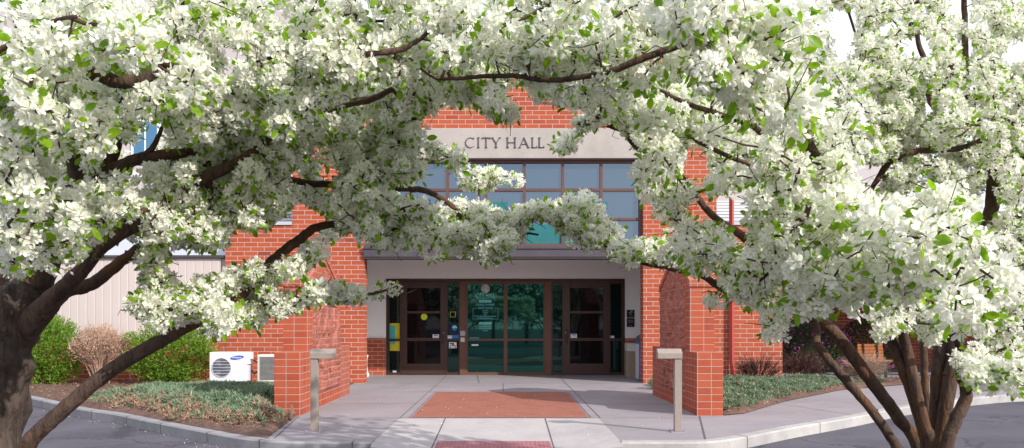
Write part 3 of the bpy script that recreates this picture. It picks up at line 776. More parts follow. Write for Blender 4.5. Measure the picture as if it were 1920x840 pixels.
s = sticker(wl2, M['paper'], 838, 846.5, 629, 635, gy - .006); sticker(s, M['teal'], 839, 846, 629.3, 631, gy - .0105, 'printed_text'); sticker(wl2, M['blue'], 847, 859, 628.5, 634.5, gy - .006)
s = sticker(wl2, M['paper'], 840.5, 855, 641.5, 653, gy - .002)
for a in ((842, 846, 643.2, 645.5), (846.5, 850, 643, 647), (843.5, 854, 647.5, 648.6), (842, 844, 650, 652), (851, 853.5, 650, 652)): sticker(s, M['black'], *a, gy - .0065, 'printed_text')
sticker(wc1, M['paper'], 883, 896, 645.5, 648.5, gy)
s = sticker(wr2, M['paper'], 1142, 1151, 629.5, 634, gy)
box_obj('door_button', M['silver'], mull, X(862.2), X(871.4), BY - .045, BY - .031, Zp(629.5), Zp(620.5)); 
m = MB(); m.box(X(862.6), X(870.4), BY - .045, BY - .031, Zp(641), Zp(633)); m.build('door_button', M['cream'], mull)
# window lettering on the large pane
gy = BY + .042
cx = X(909)
text_mesh('CITY HALL', .155, cx, Zp(557.5), gy, M['teal'], wc1, width=36 / K)
text_mesh('MAIN FLOOR', .06, cx, Zp(566.2), gy - .004, M['frame'], wc1, width=19 / K)
sticker(wc1, M['teal'], 897.5, 920, 562.5, 567, gy, 'label_bar')
text_mesh('COUNCIL CHAMBERS', .075, cx, Zp(573), gy, M['tealdim'], wc1, width=36 / K)
text_mesh('PERMIT CENTER', .075, cx, Zp(579.3), gy, M['tealdim'], wc1, width=28 / K)
for i, (t, w) in enumerate((('BUILDING', 10), ('PLANNING', 10), ('FIRE', 6), ('PRIVATE DEVELOPMENT ENGINEERING', 42), ('BUSINESS REGISTRATION', 28))):
    text_mesh(t, .05, cx, Zp(583.4 + i * 3.6), gy, M['tealdim'], wc1, width=w / K)
m = MB(); x0, x1, za, zb = X(885.5), X(933), Zp(598.5), Zp(577.5); t = .007
m.box(x0, x1, gy - .003, gy, za, za + t); m.box(x0, x0 + t, gy - .0035, gy, za, zb); m.box(x1 - t, x1, gy - .0035, gy, za, zb); m.box(x0, X(893), gy - .003, gy, zb - t, zb); m.box(X(926), x1, gy - .003, gy, zb - t, zb)
m.box(X(890), X(927), gy - .003, gy, Zp(559.2), Zp(558.7)); m.build('border_line', M['tealdim'], wc1)
sticker(wc1, M['teal'], 897.5, 920, 604, 608, gy, 'label_bar'); text_mesh('UPPER FLOOR', .055, cx, Zp(607.3), gy - .004, M['frame'], wc1, width=19 / K)
text_mesh('CITY MANAGER', .05, cx, Zp(613.6), gy, M['tealdim'], wc1, width=24 / K); text_mesh('HUMAN RESOURCES', .05, cx, Zp(617.4), gy, M['tealdim'], wc1, width=24 / K); text_mesh('LEGAL', .05, cx, Zp(621.2), gy, M['tealdim'], wc1, width=9 / K)
sticker(wc1, M['tealdim'], 880, 897, 633, 634.3, gy, 'printed_text')
m = MB(); m.cyl((cx, gy - .004, Zp(541)), 7.9 / K, .004, 'y', 32); lg = m.build('emblem', M['paper'], wc1)
m = MB(); m.cyl((cx, gy - .006, Zp(541)), 7.0 / K, .0015, 'y', 32); m.build('emblem_field', M['frame'], lg)
m = MB(); cz = Zp(541); u = 1 / K; ya, yb = gy - .0085, gy - .0065
def eb(x0, x1, z0, z1): m.box(cx + x0 * u, cx + x1 * u, ya, yb, cz + z0 * u, cz + z1 * u)
for x, hh in ((-5.4, 4), (-2.6, 5.8), (.1, 6.4), (2.6, 5.8)): eb(x, x + .9, -hh, hh)       # B E N D as tall bars
for z in (-3.6, -.4, 2.8): eb(-4.5, -3.6, z, z + .8); eb(-1.7, -.4, z * 1.3, z * 1.3 + .8)
eb(-3.7, -3.0, 1, 2.6); eb(-3.7, -3.0, -2.6, -1); eb(1.0, 1.9, 5, 5.8); eb(1.4, 2.0, -5.8, 5); eb(3.5, 4.6, 4, 4.8); eb(3.5, 4.6, -4.8, -4); eb(4.6, 5.4, -4, 4)
m.build('emblem_letters', M['paper'], lg)
# downpipe
m = MB(); xx = (1372 - CX) / (F / 18.1)
m.tube([(xx, 18.12, 4.2), (xx, 18.12, .55), (xx + .03, 18.09, .2), (xx + .08, 18.02, .04)], .055, 4); m.build('downpipe', M['red'], B)
# wall signs beside the door
for i, (py0, py1, lab) in enumerate(((581, 595.5, 'small black wall plaque with a white symbol, upper one beside the entrance'), (596.5, 613, 'small black wall plaque with lines of text, lower one beside the entrance'))):
    t = thing('wall_sign', (X(1181), BY - .01, Zp(py1)), lab, 'sign')
    box_obj('plate', M['black'], t, X(1174), X(1188.5), BY - .02, BY - .002, Zp(py1), Zp(py0), bevel=.002)
    m = MB()
    if i == 0:
        m.box(X(1177.5), X(1180), BY - .024, BY - .021, Zp(587), Zp(585)); m.box(X(1181), X(1184.5), BY - .024, BY - .021, Zp(586), Zp(582.5)); m.box(X(1179.5), X(1183), BY - .024, BY - .021, Zp(590), Zp(588)); m.box(X(1178), X(1185), BY - .024, BY - .021, Zp(593.2), Zp(592.7))
    else:
        for k in range(3): m.box(X(1176.5), X(1186.5), BY - .024, BY - .021, Zp(600.6 + k * 2), Zp(600 + k * 2))
        m.box(X(1179), X(1184), BY - .024, BY - .021, Zp(610.5), Zp(609.8))
    m.build('symbol_lettering', M['silver'], t)
# litter bin of pebble aggregate with ash top
bx = gx(1190, 20.3); t = thing('litter_bin', (bx, 20.3, 0), 'pebble concrete litter bin with a square top beside the blue stand', 'litter bin')
m = MB(); m.prism([(bx - .20, 20.1), (bx + .20, 20.1), (bx + .23, 20.13), (bx + .23, 20.5), (bx + .2, 20.53), (bx - .2, 20.53), (bx - .23, 20.5), (bx - .23, 20.13)], 'z', 0, .66); m.build('bin_body', M['aggregate'], t)
m = MB(); m.box(bx - .22, bx + .22, 20.09, 20.54, .662, .86); hd = m.build('bin_top', M['cream'], t, bevel=.01)
m = MB(); m.cyl((bx + .11, 20.082, .76), .055, .006, 'y', 20); ns = m.build('no_smoking_sign', M['red'], hd)
m = MB(); m.cyl((bx + .11, 20.078, .76), .043, .003, 'y', 20); m.build('sign_face', M['paper'], ns)
m = MB(); m.prism([(bx + .075, .79), (bx + .085, .80), (bx + .145, .735), (bx + .135, .725)], 'y', 20.07, 20.076); m.build('sign_bar', M['red'], ns)
m = MB(); m.prism([(bx + .02, .862), (bx + .1, .862), (bx + .06, 1.0), (bx - .03, .94)], 'y', 20.15, 20.4); m.prism([(bx + .12, .87), (bx + .22, .862), (bx + .13, 1.07), (bx + .06, 1.02)], 'y', 20.14, 20.42); m.build('ash_flap', M['grey'], hd)
# blue stand
x0, x1 = gx(1198, 18.9), gx(1207, 18.9); t = thing('blue_stand', (x0, 18.9, 0), 'narrow blue upright display stand behind the brick column', 'stand')
box_obj('panel', M['blue'], t, x0, x1 + .15, 18.9, 19.4, .02, .90, bevel=.01)
box_obj('edge_strip', M['cream'], t, x0 - .005, x0 - .001, 18.92, 19.38, .04, .87)
# white object at the recess corner
x0 = gx(683, 20.4); t = thing('white_urn', (x0 + .03, 20.4, 0), 'small white planter urn half hidden behind brick column', 'planter')
m = MB(); prof = [(.13, 0), (.15, .06), (.11, .12), (.095, .3), (.10, .46), (.13, .54), (.10, .56)]
m.tube([(x0 - .02, 20.4, z) for r, z in prof], [r for r, z in prof], 20); m.build('urn_body', M['paper'], t, smooth=False)

# ------------------------------------------------------------------ wing walls
def wing(xi, s, yb, label):
    """xi inner face, s = +1 when the wall extends to +x away from the walk"""
    t = thing('wing_wall', (xi + s * .19, 13.5, 0), label, 'wall', 'brick wing walls flanking the walkway')
    xo = xi + s * .39; lo, hi = min(xi, xo), max(xi, xo)
    m = MB(); m.box(lo, hi, 11.85, 12.298, -.02, .94); m.build('pier', M['stack'], t, bevel=.006)
    m = MB(); m.box(lo - (.01 if s > 0 else -.0), hi, yb - .9, yb, -.02, .94); m.build('pier', M['header'], t, bevel=.006)
    xi2 = xi + s * .01 - s * .02
    a, b = xi + s * .0 - s * .04 + s * .03, xo + s * .0
    lo2, hi2 = min(a, b), max(a, b)
    ye = 14.7; ym = 13.5; zt = 1.93; zp = 2.45
    m = MB(); m.prism([(12.3, -.02), (ye, -.02), (ye, zt), (ym, zp), (12.3, zt)], 'x', lo2 + .012, hi2 - .012); g = m.build('gable_panel', M['stack'], t)
    # rowlock coping following the slope
    m = MB()
    for (ya, za, yb_, zb_) in ((12.28, zt, ym, zp), (ym, zp, ye + .02, zt)):
        n = 13
        for i in range(n):
            t0, t1 = i / n, (i + .93) / n
            y0, y1 = ya + (yb_ - ya) * t0, ya + (yb_ - ya) * t1; q0, q1 = za + (zb_ - za) * t0, za + (zb_ - za) * t1
            m.prism([(y0, q0 + .003), (y1, q1 + .003), (y1, q1 + .105), (y0, q0 + .105)], 'x', lo2 - .004, hi2 + .004)
    m.build('coping', M['header'], t, bevel=.003)
    # carved mural on the face towards the walk: raised blocks of broken brick
    from mathutils import noise as mn
    xf = a + s * .012; ny, nz = 70, 62; V = []; T = []
    y0, y1, z0_, z1_ = 12.62, ye - .12, .22, 2.35
    idx = {}
    for i in range(ny + 1):
        for j in range(nz + 1):
            y = y0 + (y1 - y0) * i / ny; z = z0_ + (z1_ - z0_) * j / nz
            lim = zt + (zp - zt) * (1 - abs(y - ym) / 1.2) - .14
            if z > lim: continue
            e = min(1, min(y - y0, y1 - y, z - z0_, lim - z) / .08)
            v = mn.fractal(Vector((y * 1.5 + s * 5, z * 1.1 + .6 * mn.noise(Vector((y * 2, z * 2, 4))), 2)), 1, 2, 4)
            v2 = abs(mn.noise(Vector((y * 2.2, z * 1.7, 8 + s))))
            d = (.020 + .042 * max(0, min(1, v * 2 + .5)) - .045 * max(0, .14 - v2) / .14) * max(0, e)
            fz = (z / .1045) % 1
            if fz < .11: d -= .008
            idx[i, j] = len(V); V.append((xf - s * max(.002, d), y, z))
    for i in range(ny):
        for j in range(nz):
            k = [(i, j), (i + 1, j), (i + 1, j + 1), (i, j + 1)]
            if all(q in idx for q in k): T.append(tuple(idx[q] for q in k))
    m = MB(); m.v = V; m.f = T; m.mi = [0] * len(T); m.build('carved_relief', M['relief'], g, smooth=False)
    return t
wing(-3.04, -1, 15.6, 'sunlit brick wing wall with carved relief beside the air conditioners')
wing(2.83, 1, 15.35, 'brick wing wall with shaded carved relief beside the red downpipe bed')

# ------------------------------------------------------------------ door-opener posts
def post(x, s, label):
    Y = 10.08; t = thing('door_button_post', (x, Y, 0), label, 'post', 'square bent-top posts flanking the walkway')
    m = MB(); m.box(x - .045, x + .045, Y, Y + .085, .012, .925); m.build('post_tube', M['post'], t, bevel=.004)
    xa, xb = (x - .048, x + .26) if s > 0 else (x - .26, x + .048)
    m = MB(); m.prism([(Y - .015, .927), (Y + .105, .927), (Y + .105, 1.05), (Y + .05, 1.05), (Y - .015, .995)], 'x', xa, xb)
    o = m.build('arm', M['post'], t, bevel=.003)
    m = MB(); m.box(x - .10, x + .10, Y - .05, Y + .15, 0, .011)
    for a in (-.08, .08):
        for b in (-.03, .13): m.cyl((x + a, Y + b, .011), .008, .012, 'z', 6)
    m.build('base_plate', M['silver'], t)
post((588.5 - CX) / (F / 10.08), 1, 'tan metal post with its arm turned right, before the sunlit wing wall')
post((1272 - CX) / (F / 10.08), -1, 'tan metal post with its arm turned left, before the shaded wing wall')

# ------------------------------------------------------------------ air conditioners
Y = 16.9; k_ = F / Y
def ax(px): return (px - CX) / k_
def az(py): return H + (HY - py) / k_
t = thing('air_conditioner', (ax(430), Y, 0), 'white air conditioner with round dark fan and blue oval badge', 'air conditioner')
z0, z1 = az(715.5), az(660.5)
o = box_obj('casing', M['white'], t, ax(392.5), ax(462.5), Y, Y + .32, z0, z1, bevel=.012)
m = MB(); m.box(ax(462.6), ax(467), Y + .02, Y + .3, az(683), z1 - .004); m.box(ax(462.6), ax(464.5), Y + .02, Y + .3, z0 + .01, az(684)); m.build('valve_cover', M['white'], t, bevel=.005)
fcx, fcz, fr = ax(415.5), az(689.3), 17.6 / k_
m = MB(); m.cyl((fcx, Y - .004, fcz), fr, .0035, 'y', 40); well = m.build('fan_opening', M['grey'], t)
m = MB()
for b in range(3):
    a0 = b * 2 * PI / 3 + .4; pts = [(fcx, fcz)]
    for i in range(7): a = a0 + i * .22; pts.append((fcx + fr * .9 * math.cos(a), fcz + fr * .9 * math.sin(a)))
    m.prism(pts, 'y', Y - .009 - .001 * b, Y - .006)
m.cyl((fcx, Y - .015, fcz), fr * .22, .012, 'y', 16); m.build('fan_blade', M['fanblade'], well)
m = MB()
ring = [(fcx + fr * 1.02 * math.cos(a * PI / 20), Y - .012, fcz + fr * 1.02 * math.sin(a * PI / 20)) for a in range(41)]; m.tube(ring, .006, 5, False)
for i in (-3.2, -1.6, 0, 1.6, 3.2):
    dz = i * fr * .2; hw = math.sqrt(max(0, 1 - (i * .2) ** 2)) * fr; m.tube([(fcx - hw, Y - .018, fcz + dz), (fcx + hw, Y - .018, fcz + dz)], .0042, 4)
m.build('fan_grille', M['wire'], well)
bcx, bcz = ax(444.5), az(670.5); m = MB(); b0 = len(m.v); n = 28; pts = []
for i in range(n):
    a = 2 * PI * i / n; u_, v_ = 12.6 / k_ * math.cos(a), 3.6 / k_ * math.sin(a); pts.append((bcx + u_ * .99 - v_ * .12, bcz + v_ + u_ * .13))
m.prism(pts, 'y', Y - .006, Y - .001); bd = m.build('badge', M['brandblue'], t)
text_mesh('SAMSUNG', .052, bcx, bcz - .018, Y - .008, M['paper'], bd, width=19 / k_)
m = MB(); m.box(ax(398), ax(458), Y + .02, Y + .3, .0, .045); m.box(ax(400), ax(404), Y + .03, Y + .28, .046, z0); m.box(ax(452), ax(456), Y + .03, Y + .28, .046, z0); m.build('mount', M['cream'], t)
t2 = thing('air_conditioner', (ax(500), Y, 0), 'cream air conditioner with louvred grey fan, half hidden by the brick pier', 'air conditioner')
z0, z1 = az(716.5), az(665)
box_obj('casing', M['cream'], t2, ax(482), ax(545), Y, Y + .3, z0, z1, bevel=.018)
m = MB(); m.box(ax(487.5), ax(527), Y - .004, Y - .001, az(712), az(669.5)); fi = m.build('fan_opening', M['grey'], t2)
m = MB()
for i in range(19): z = az(712) + .014 + i * .0255; m.box(ax(487.5), ax(527), Y - .016, Y - .006, z, z + .009)
for i in range(18):
    a = i * PI / 9; m.tube([(ax(507) + .05 * math.cos(a), Y - .008, az(691) + .05 * math.sin(a)), (ax(507) + .2 * math.cos(a), Y - .008, az(691) + .2 * math.sin(a))], .003, 4)
m.build('fan_grille', m_simple('slat_grey', (.27, .265, .25), .5), fi)
m = MB(); m.box(ax(484), ax(540), Y + .02, Y + .28, 0, .05); m.build('mount', M['cream'], t2)
m = MB(); pts = [(ax(466), Y + .12, az(675)), (ax(472), Y + .1, az(675.5)), (ax(478), Y + .12, az(679)), (ax(484), Y + .15, az(684))]; m.tube(pts, .016, 8)
m.tube([(ax(466), Y + .2, az(695)), (ax(472), Y + .17, az(702)), (ax(478), Y + .2, az(697)), (ax(484), Y + .2, az(700))], .02, 8); 
tag(m.build('refrigerant_pipe', M['black'], origin=(ax(470), Y, .3)), 'black insulated pipe running between the two air conditioners', 'pipe')

# ------------------------------------------------------------------ siding wall and other buildings
t = thing('siding_wall', (-12, FY, 0), 'long low wall of ribbed beige siding on a brick base behind the bushes', 'wall')
SY = FY + .12
m = MB(); pts = []; x = -24.
while x < -6.39:
    pts += [(x, SY), (x + .13, SY), (x + .145, SY + .005), (x + .16, SY + .005), (x + .175, SY)]; x += .19
front = [p for p in pts if p[0] < -6.39]
for i in range(len(front) - 1):
    (xa, ya), (xb, yb) = front[i], front[i + 1]; m.quad((xa, ya, .96), (xb, yb, .96), (xb, yb, 2.86), (xa, ya, 2.86))
m.box(-24, -6.39, SY + .03, SY + .3, -.02, 2.86); m.build('siding', M['siding'], t, fix=False)
m = MB(); m.box(-24, -6.39, FY, SY + .29, -.02, .95); m.build('brick_base', M['brick'], t)
m = MB(); m.box(-24, -6.39, FY + .05, SY + .34, 2.862, 2.92); m.build('wall_cap', M['darktrim'], t)
t = thing('pale_annex', (-14, 26, 0), 'pale pinkish building with blue windows seen through blossom above the siding wall', 'building')
m = MB(); m.box(-26, -5.3, 26, 34, -.02, 11.5); w_ = m.build('stucco_wall', M['pale'], t)
m = MB(); m.prism([(SY + .36, 2.8), (25.99, 4.9), (25.99, 4.8), (SY + .36, 2.7)], 'x', -26, -6.5); m.build('metal_roof', M['palemetal'], t)
m = MB(); m.box(-26, -5.3, 25.9, 25.998, 6.1, 6.28); m.build('string_course', M['cream'], t)
for i in range(6):
    x = -12.05 + (i - 3) * 2.6; m = MB(); m.box(x - .1, x + .85, 25.94, 25.998, 6.55, 8.0); w_ = m.build('window', M['paper'], t)
    m = MB(); m.box(x, x + .34, 25.92, 25.936, 6.65, 7.9); m.box(x + .40, x + .75, 25.92, 25.936, 6.65, 7.9); m.build('pane', M['winblue'], w_)
t = thing('porch_building', (9, 25, 0), 'shaded porch with dark brick wall and grey columns behind the flowering bushes', 'building')
m = MB(); m.box(6.32, 24, 25.6, 26, -.02, 3.3); m.build('brick_wall', M['brick'], t)
m = MB(); m.box(6.32, 24, 18.6, 26.2, 3.3, 3.75); m.build('roof', M['palemetal'], t)
m = MB(); m.box(6.34, 24, 18.75, 25.5, 3.22, 3.297); m.build('ceiling', M['soffit'], t)
m = MB(); m.box(8.0, 9.9, 24.2, 24.5, -.02, 3.2)
m.build('screen_wall', M['grey'], t)
for x in (12.5, 16.5): box_obj('column', M['grey'], t, x, x + .4, 19.2, 19.6, -.02, 3.2)
t = thing('pale_block', (10, 27, 0), 'tall pale building seen in small gaps of blossom above the porch', 'building')
m = MB(); m.box(5.0, 13.0, 27.2, 34, -.02, 8.2); m.build('stucco_wall', M['pale'], t)
m = MB(); m.box(4.9, 13.1, 27.1, 34.1, 8.202, 8.35); m.build('coping', M['palemetal'], t)
m = MB(); m.box(10.5, 11.6, 27.15, 27.198, 5.4, 6.8); m.build('window', M['winblue'], t)

# bench
Yb = 20.3; kb = F / Yb
bx0, bx1 = (1620 - CX) / kb, (1668 - CX) / kb
t = thing('bench', ((bx0 + bx1) / 2, Yb, 0), 'orange slatted wooden bench in front of the flowering bushes', 'bench')
zt, zb = H - (645 - HY) / kb, H - (675 - HY) / kb
m = MB(); hs = (zt - zb) / 5
for i in range(5): m.box(bx0, bx1, Yb + .3 + .02 * i, Yb + .33 + .02 * i, zb + i * hs, zb + i * hs + hs * .86)
m.build('backrest', M['orange'], t, bevel=.004)
m = MB()
for i in range(5): m.box(bx0, bx1, Yb - .18 + i * .09, Yb - .18 + i * .09 + .075, .40, .43)
m.build('seat', M['orange'], t, bevel=.004)
for x in (bx0 + .12, bx1 - .18):
    m = MB(); m.box(x, x + .05, Yb - .15, Yb - .1, 0, .398); m.box(x, x + .05, Yb + .2, Yb + .25, 0, .398); m.box(x, x + .05, Yb - .15, Yb + .25, .36, .398); m.tube([(x + .025, Yb + .28, .40), (x + .025, Yb + .36, zt)], .02, 6); m.build('leg', M['black'], t)

# ------------------------------------------------------------------ blossom trees
LOW = [(-400, 520), (0, 505), (12, 500), (20, 528), (60, 532), (75, 500), (111, 522), (152, 527), (172, 520), (228, 486), (238, 540), (252, 566), (222, 575), (222, 604), (262, 612), (296, 632), (343, 645), (357, 655), (393, 630), (425, 632), (440, 608), (480, 618), (500, 612), (508, 587), (525, 602), (555, 592), (567, 572), (597, 577), (622, 567), (640, 573), (670, 574), (705, 562), (735, 557), (760, 547), (764, 518), (740, 518), (710, 528), (685, 538), (665, 529), (640, 528), (628, 538), (611, 518), (595, 518), (576, 535), (562, 546), (540, 551), (521, 550), (519, 538), (530, 526), (557, 526), (560, 512), (590, 506), (604, 486), (607, 471), (628, 476), (640, 446), (658, 436), (680, 470), (715, 487), (762, 472), (790, 484), (805, 503), (825, 498), (840, 480), (860, 476), (885, 497), (890, 510), (905, 502), (920, 507), (940, 519), (952, 490), (970, 466), (985, 455), (988, 440), (995, 418), (1030, 412), (1045, 440), (1052, 452), (1065, 462), (1085, 474), (1112, 467), (1140, 487), (1170, 499), (1190, 504), (1216, 496), (1240, 519), (1280, 528), (1305, 537), (1310, 567), (1340, 584), (1380, 566), (1395, 572), (1420, 612), (1425, 642), (1452, 657), (1472, 647), (1475, 622), (1466, 597), (1490, 607), (1515, 622), (1560, 607), (1580, 612), (1598, 592), (1618, 600), (1625, 625), (1640, 642), (1665, 642), (1700, 622), (1715, 620), (1735, 640), (1750, 658), (1768, 645), (1772, 622), (1800, 622), (1820, 640), (1800, 652), (1778, 665), (1775, 685), (1812, 715), (1820, 740), (1850, 752), (1868, 742), (1874, 705), (1864, 692), (1880, 690), (1882, 735), (1900, 747), (1925, 742), (2400, 780), (2400, 2000), (-400, 2000)]
HA = [(793, 243), (800, 225), (821, 215), (833, 200), (857, 194), (874, 213), (902, 227), (930, 236), (945, 228), (961, 250), (980, 222), (991, 200), (1048, 190), (1060, 213), (1064, 229), (1050, 255), (1019, 262), (1012, 275), (1025, 292), (1060, 292), (1088, 282), (1095, 258), (1108, 244), (1125, 238), (1150, 242), (1180, 262), (1183, 300), (1165, 325), (1158, 335), (1169, 352), (1200, 366), (1214, 388), (1234, 420), (1238, 441), (1218, 444), (1205, 440), (1185, 424), (1161, 416), (1145, 400), (1125, 376), (1104, 358), (1084, 342), (1064, 354), (1048, 370), (1003, 376), (967, 380), (950, 388), (926, 380), (910, 371), (916, 356), (942, 343), (967, 356), (983, 355), (989, 338), (983, 314), (959, 307), (914, 306), (878, 317), (866, 316), (876, 298), (872, 278), (850, 267), (820, 262)]
HOLES = [LOW, HA, [(801, 302), (833, 306), (836, 338), (803, 338)], [(950, 175), (985, 168), (990, 195), (955, 200)],
         [(252, 256), (292, 254), (290, 288), (256, 286)], [(232, 326), (284, 328), (282, 362), (236, 358)],
         [(546, 366), (564, 372), (566, 395), (612, 393), (608, 428), (565, 442), (546, 422)], [(428, 440), (470, 432), (524, 428), (545, 445), (505, 474), (470, 480), (430, 482)],
         [(315, 470), (400, 470), (424, 490), (420, 520), (330, 508)],
         [(1558, 15), (1602, 20), (1594, 100), (1563, 92)], [(1686, 72), (1748, 70), (1742, 108), (1692, 106)], [(1882, 82), (1922, 86), (1922, 112), (1888, 110)],
         [(1352, 376), (1396, 372), (1402, 400), (1358, 402)], [(1280, 270), (1312, 272), (1334, 300), (1312, 342), (1280, 334)], [(1598, 296), (1642, 318), (1636, 347), (1602, 337)],
         [(358, 32), (380, 38), (374, 68), (360, 66)], [(255, 188), (278, 192), (275, 230), (258, 228)], [(1230, 440), (1260, 445), (1262, 470), (1235, 462)],
         [(1105, 258), (1108, 292), (1096, 290), (1092, 262)]]
def inpoly(X_, Y_, poly):
    c = np.zeros(X_.shape, bool); n = len(poly)
    for i in range(n):
        x1, y1 = poly[i]; x2, y2 = poly[(i + 1) % n]
        if y1 == y2: continue
        q = ((y1 > Y_) != (y2 > Y_)) & (X_ < (x2 - x1) * (Y_ - y1) / (y2 - y1) + x1); c ^= q
    return c
gw, gh = 1400, 1300                                                 # openings in the crowns as a coarse grid
gxs, gys = np.meshgrid(np.arange(gw) * 2 - 400 + .5, np.arange(gh) * 2 - 800 + .5)
CLEAR = np.zeros((gh, gw), bool)
for h_ in HOLES: CLEAR |= inpoly(gxs, gys, h_)
def clear_at(px, py):
    i = np.clip(((px + 400) / 2).astype(int), 0, gw - 1); j = np.clip(((py + 800) / 2).astype(int), 0, gh - 1)
    return CLEAR[j, i]
# flower templates
random.seed(21); rng = np.random.default_rng(5)
def petal_t(L=.024, w=.0105, cup=.5):
    V = np.array([(0, .0022, 0), (0, .0022, 0), (-w, L * .55, L * .55 * cup + .0015), (w, L * .55, L * .55 * cup + .0015), (-w * .62, L * .88, L * .85 * cup), (w * .62, L * .88, L * .85 * cup), (0, L, L * cup * .98), (0, L * .6, L * .5 * cup - .0022)], float)
    T = np.array([(0, 3, 7), (0, 7, 2), (7, 3, 5), (7, 5, 6), (7, 6, 4), (7, 4, 2)])
    return V, T
def flower_t(full=True):
    lst = []; cup = random.uniform(.25, 1.1); L = random.uniform(.018, .023)
    for k in range(5):
        a = 2 * PI * k / 5 + random.gauss(0, .13); V, T = petal_t(L * random.uniform(.9, 1.08), L * random.uniform(.31, .41), cup + random.gauss(0, .14))
        tw = random.gauss(0, .25); V = V.copy(); V[:, 2] += V[:, 0] * tw
        R = np.array([(math.cos(a), -math.sin(a), 0), (math.sin(a), math.cos(a), 0), (0, 0, 1)]); lst.append((V @ R.T, T, 0))
    for k in range(5):                                              # stamens
        a = 2 * PI * k / 5 + .5; c_, s_ = math.cos(a), math.sin(a); r = .0045
        V = np.array([(0, 0, .001), (c_ * r - s_ * .0012, s_ * r + c_ * .0012, .0085), (c_ * r + s_ * .0012, s_ * r - c_ * .0012, .0085)]); lst.append((V, np.array([(0, 1, 2)]), 1))
    return merge(lst)
def bud_t():
    V = np.array([(0, 0, 0), (.005, 0, .008), (-.0025, .0043, .008), (-.0025, -.0043, .008), (0, 0, .018)]); T = np.array([(0, 2, 1), (0, 3, 2), (0, 1, 3), (1, 2, 4), (2, 3, 4), (3, 1, 4)]); return V, T, 0
FL = [flower_t() for _ in range(7)]
ALV = np.array([(0, 0, 0), (-.0075, .0015, .013), (.0075, .0015, .013), (-.0095, .003, .026), (.0095, .003, .026), (0, .002, .048), (0, -.002, .013), (0, -.0015, .026), (0, 0, .038), (-.0062, .004, .039), (.0062, .004, .039)], float) * np.array([1.4, 1, 1])
ALT = np.array([(0, 2, 6), (0, 6, 1), (1, 6, 3), (3, 6, 7), (6, 2, 7), (7, 2, 4), (3, 7, 9), (7, 8, 9), (7, 4, 10), (7, 10, 8), (8, 10, 5), (8, 5, 9)])
def cluster_t(nf, nl, R=.046):
    fl, lf = [], []
    D = []
    while len(D) < nf:
        d = np.array([random.gauss(0, 1), random.gauss(0, 1), random.gauss(.25, 1)]); d /= np.linalg.norm(d)
        if all(np.dot(d, e) < .885 for e in D) or random.random() < .04: D.append(d)
    for d in D:
        V, T, mi = random.choice(FL); r = R * random.uniform(.62, 1.12); ax_ = d + rng.normal(0, .28, 3)
        V2, T2 = place(V, T, np.array([d * r]), frames(ax_[None]), [random.uniform(.88, 1.12)]); fl.append((V2, T2, mi))
    for k in range(2):
        d = rng.normal(size=3); d /= np.linalg.norm(d); V, T, mi = bud_t(); V2, T2 = place(V, T, np.array([d * R * 1.2]), frames(d[None]), [1.2]); fl.append((V2, T2, mi))
    for k in range(nl):
        d = np.array([random.gauss(0, 1), random.gauss(0, 1), random.gauss(-.35, .8)]); d /= np.linalg.norm(d); ax_ = d + np.array([0, 0, -.35]) + rng.normal(0, .35, 3)
        V2, T2 = place(ALV, ALT, np.array([d * R * random.uniform(.5, 1.15)]), frames(ax_[None]), [random.uniform(.6, 1.1)]); lf.append((V2, T2, 0))
    return merge(fl), merge(lf)
CT = [cluster_t(random.choice((20, 22, 23, 25)), random.choice((7, 8, 8))) for _ in range(9)]

REVEAL = [([(290, 646), (352, 611)], 3.4, 18), ([(185, 141), (215, 151), (262, 150), (320, 120)], 2.85, 14), ([(378, 338), (420, 322), (458, 297)], 3.4, 16), ([(120, 540), (200, 455), (262, 417)], 3.45, 14), ([(130, 540), (180, 530), (230, 492)], 3.75, 18), ([(190, 336), (225, 312), (270, 295), (345, 288)], 3.65, 16), ([(270, 296), (304, 240)], 3.6, 8), ([(505, 492), (560, 450), (596, 428)], 3.95, 14), ([(757, 353), (805, 360), (845, 384), (870, 410)], 4.3, 10), ([(556, 341), (622, 346)], 4.1, 8),
          ([(1165, 124), (1200, 112), (1278, 84)], 2.68, 12), ([(825, 147), (870, 146), (955, 143)], 2.95, 8), ([(1010, 150), (1075, 149)], 2.85, 6), ([(1240, 170), (1290, 195), (1350, 215), (1425, 248)], 3.5, 9), ([(1305, 264), (1350, 286), (1408, 310)], 3.6, 9), ([(1340, 405), (1398, 448)], 3.7, 14), ([(1168, 250), (1195, 278)], 3.8, 9), ([(645, 197), (690, 188), (722, 176)], 3.45, 9), ([(750, 94), (790, 72)], 2.9, 8), ([(4, 94), (38, 70)], 2.48, 9),
          ([(1810, 30), (1812, 195)], 6.0, 10), ([(1640, 345), (1668, 305), (1705, 286), (1750, 281)], 5.5, 12), ([(1856, 320), (1850, 420)], 6.2, 12), ([(1742, 165), (1747, 212)], 6.3, 10), ([(140, 290), (146, 345)], 3.8, 14), ([(1785, 278), (1840, 264)], 5.7, 8), ([(1250, 504), (1340, 534)], 3.9, 9), ([(214, 285), (222, 262)], 3.7, 10), ([(975, 38), (1025, 13)], 2.8, 6)]
def hidden_limb(x, y, z, r):
    bad = np.zeros(len(x), bool)
    for pl, zl, w in REVEAL:
        near = z < zl + .02
        for i in range(len(pl) - 1):
            (ax_, ay), (bx_, by) = pl[i], pl[i + 1]; L2 = (bx_ - ax_) ** 2 + (by - ay) ** 2
            t = np.clip(((x - ax_) * (bx_ - ax_) + (y - ay) * (by - ay)) / L2, 0, 1); d = np.hypot(x - ax_ - t * (bx_ - ax_), y - ay - t * (by - ay))
            bad |= near & (d < w * .45 + r * .85)
    return bad
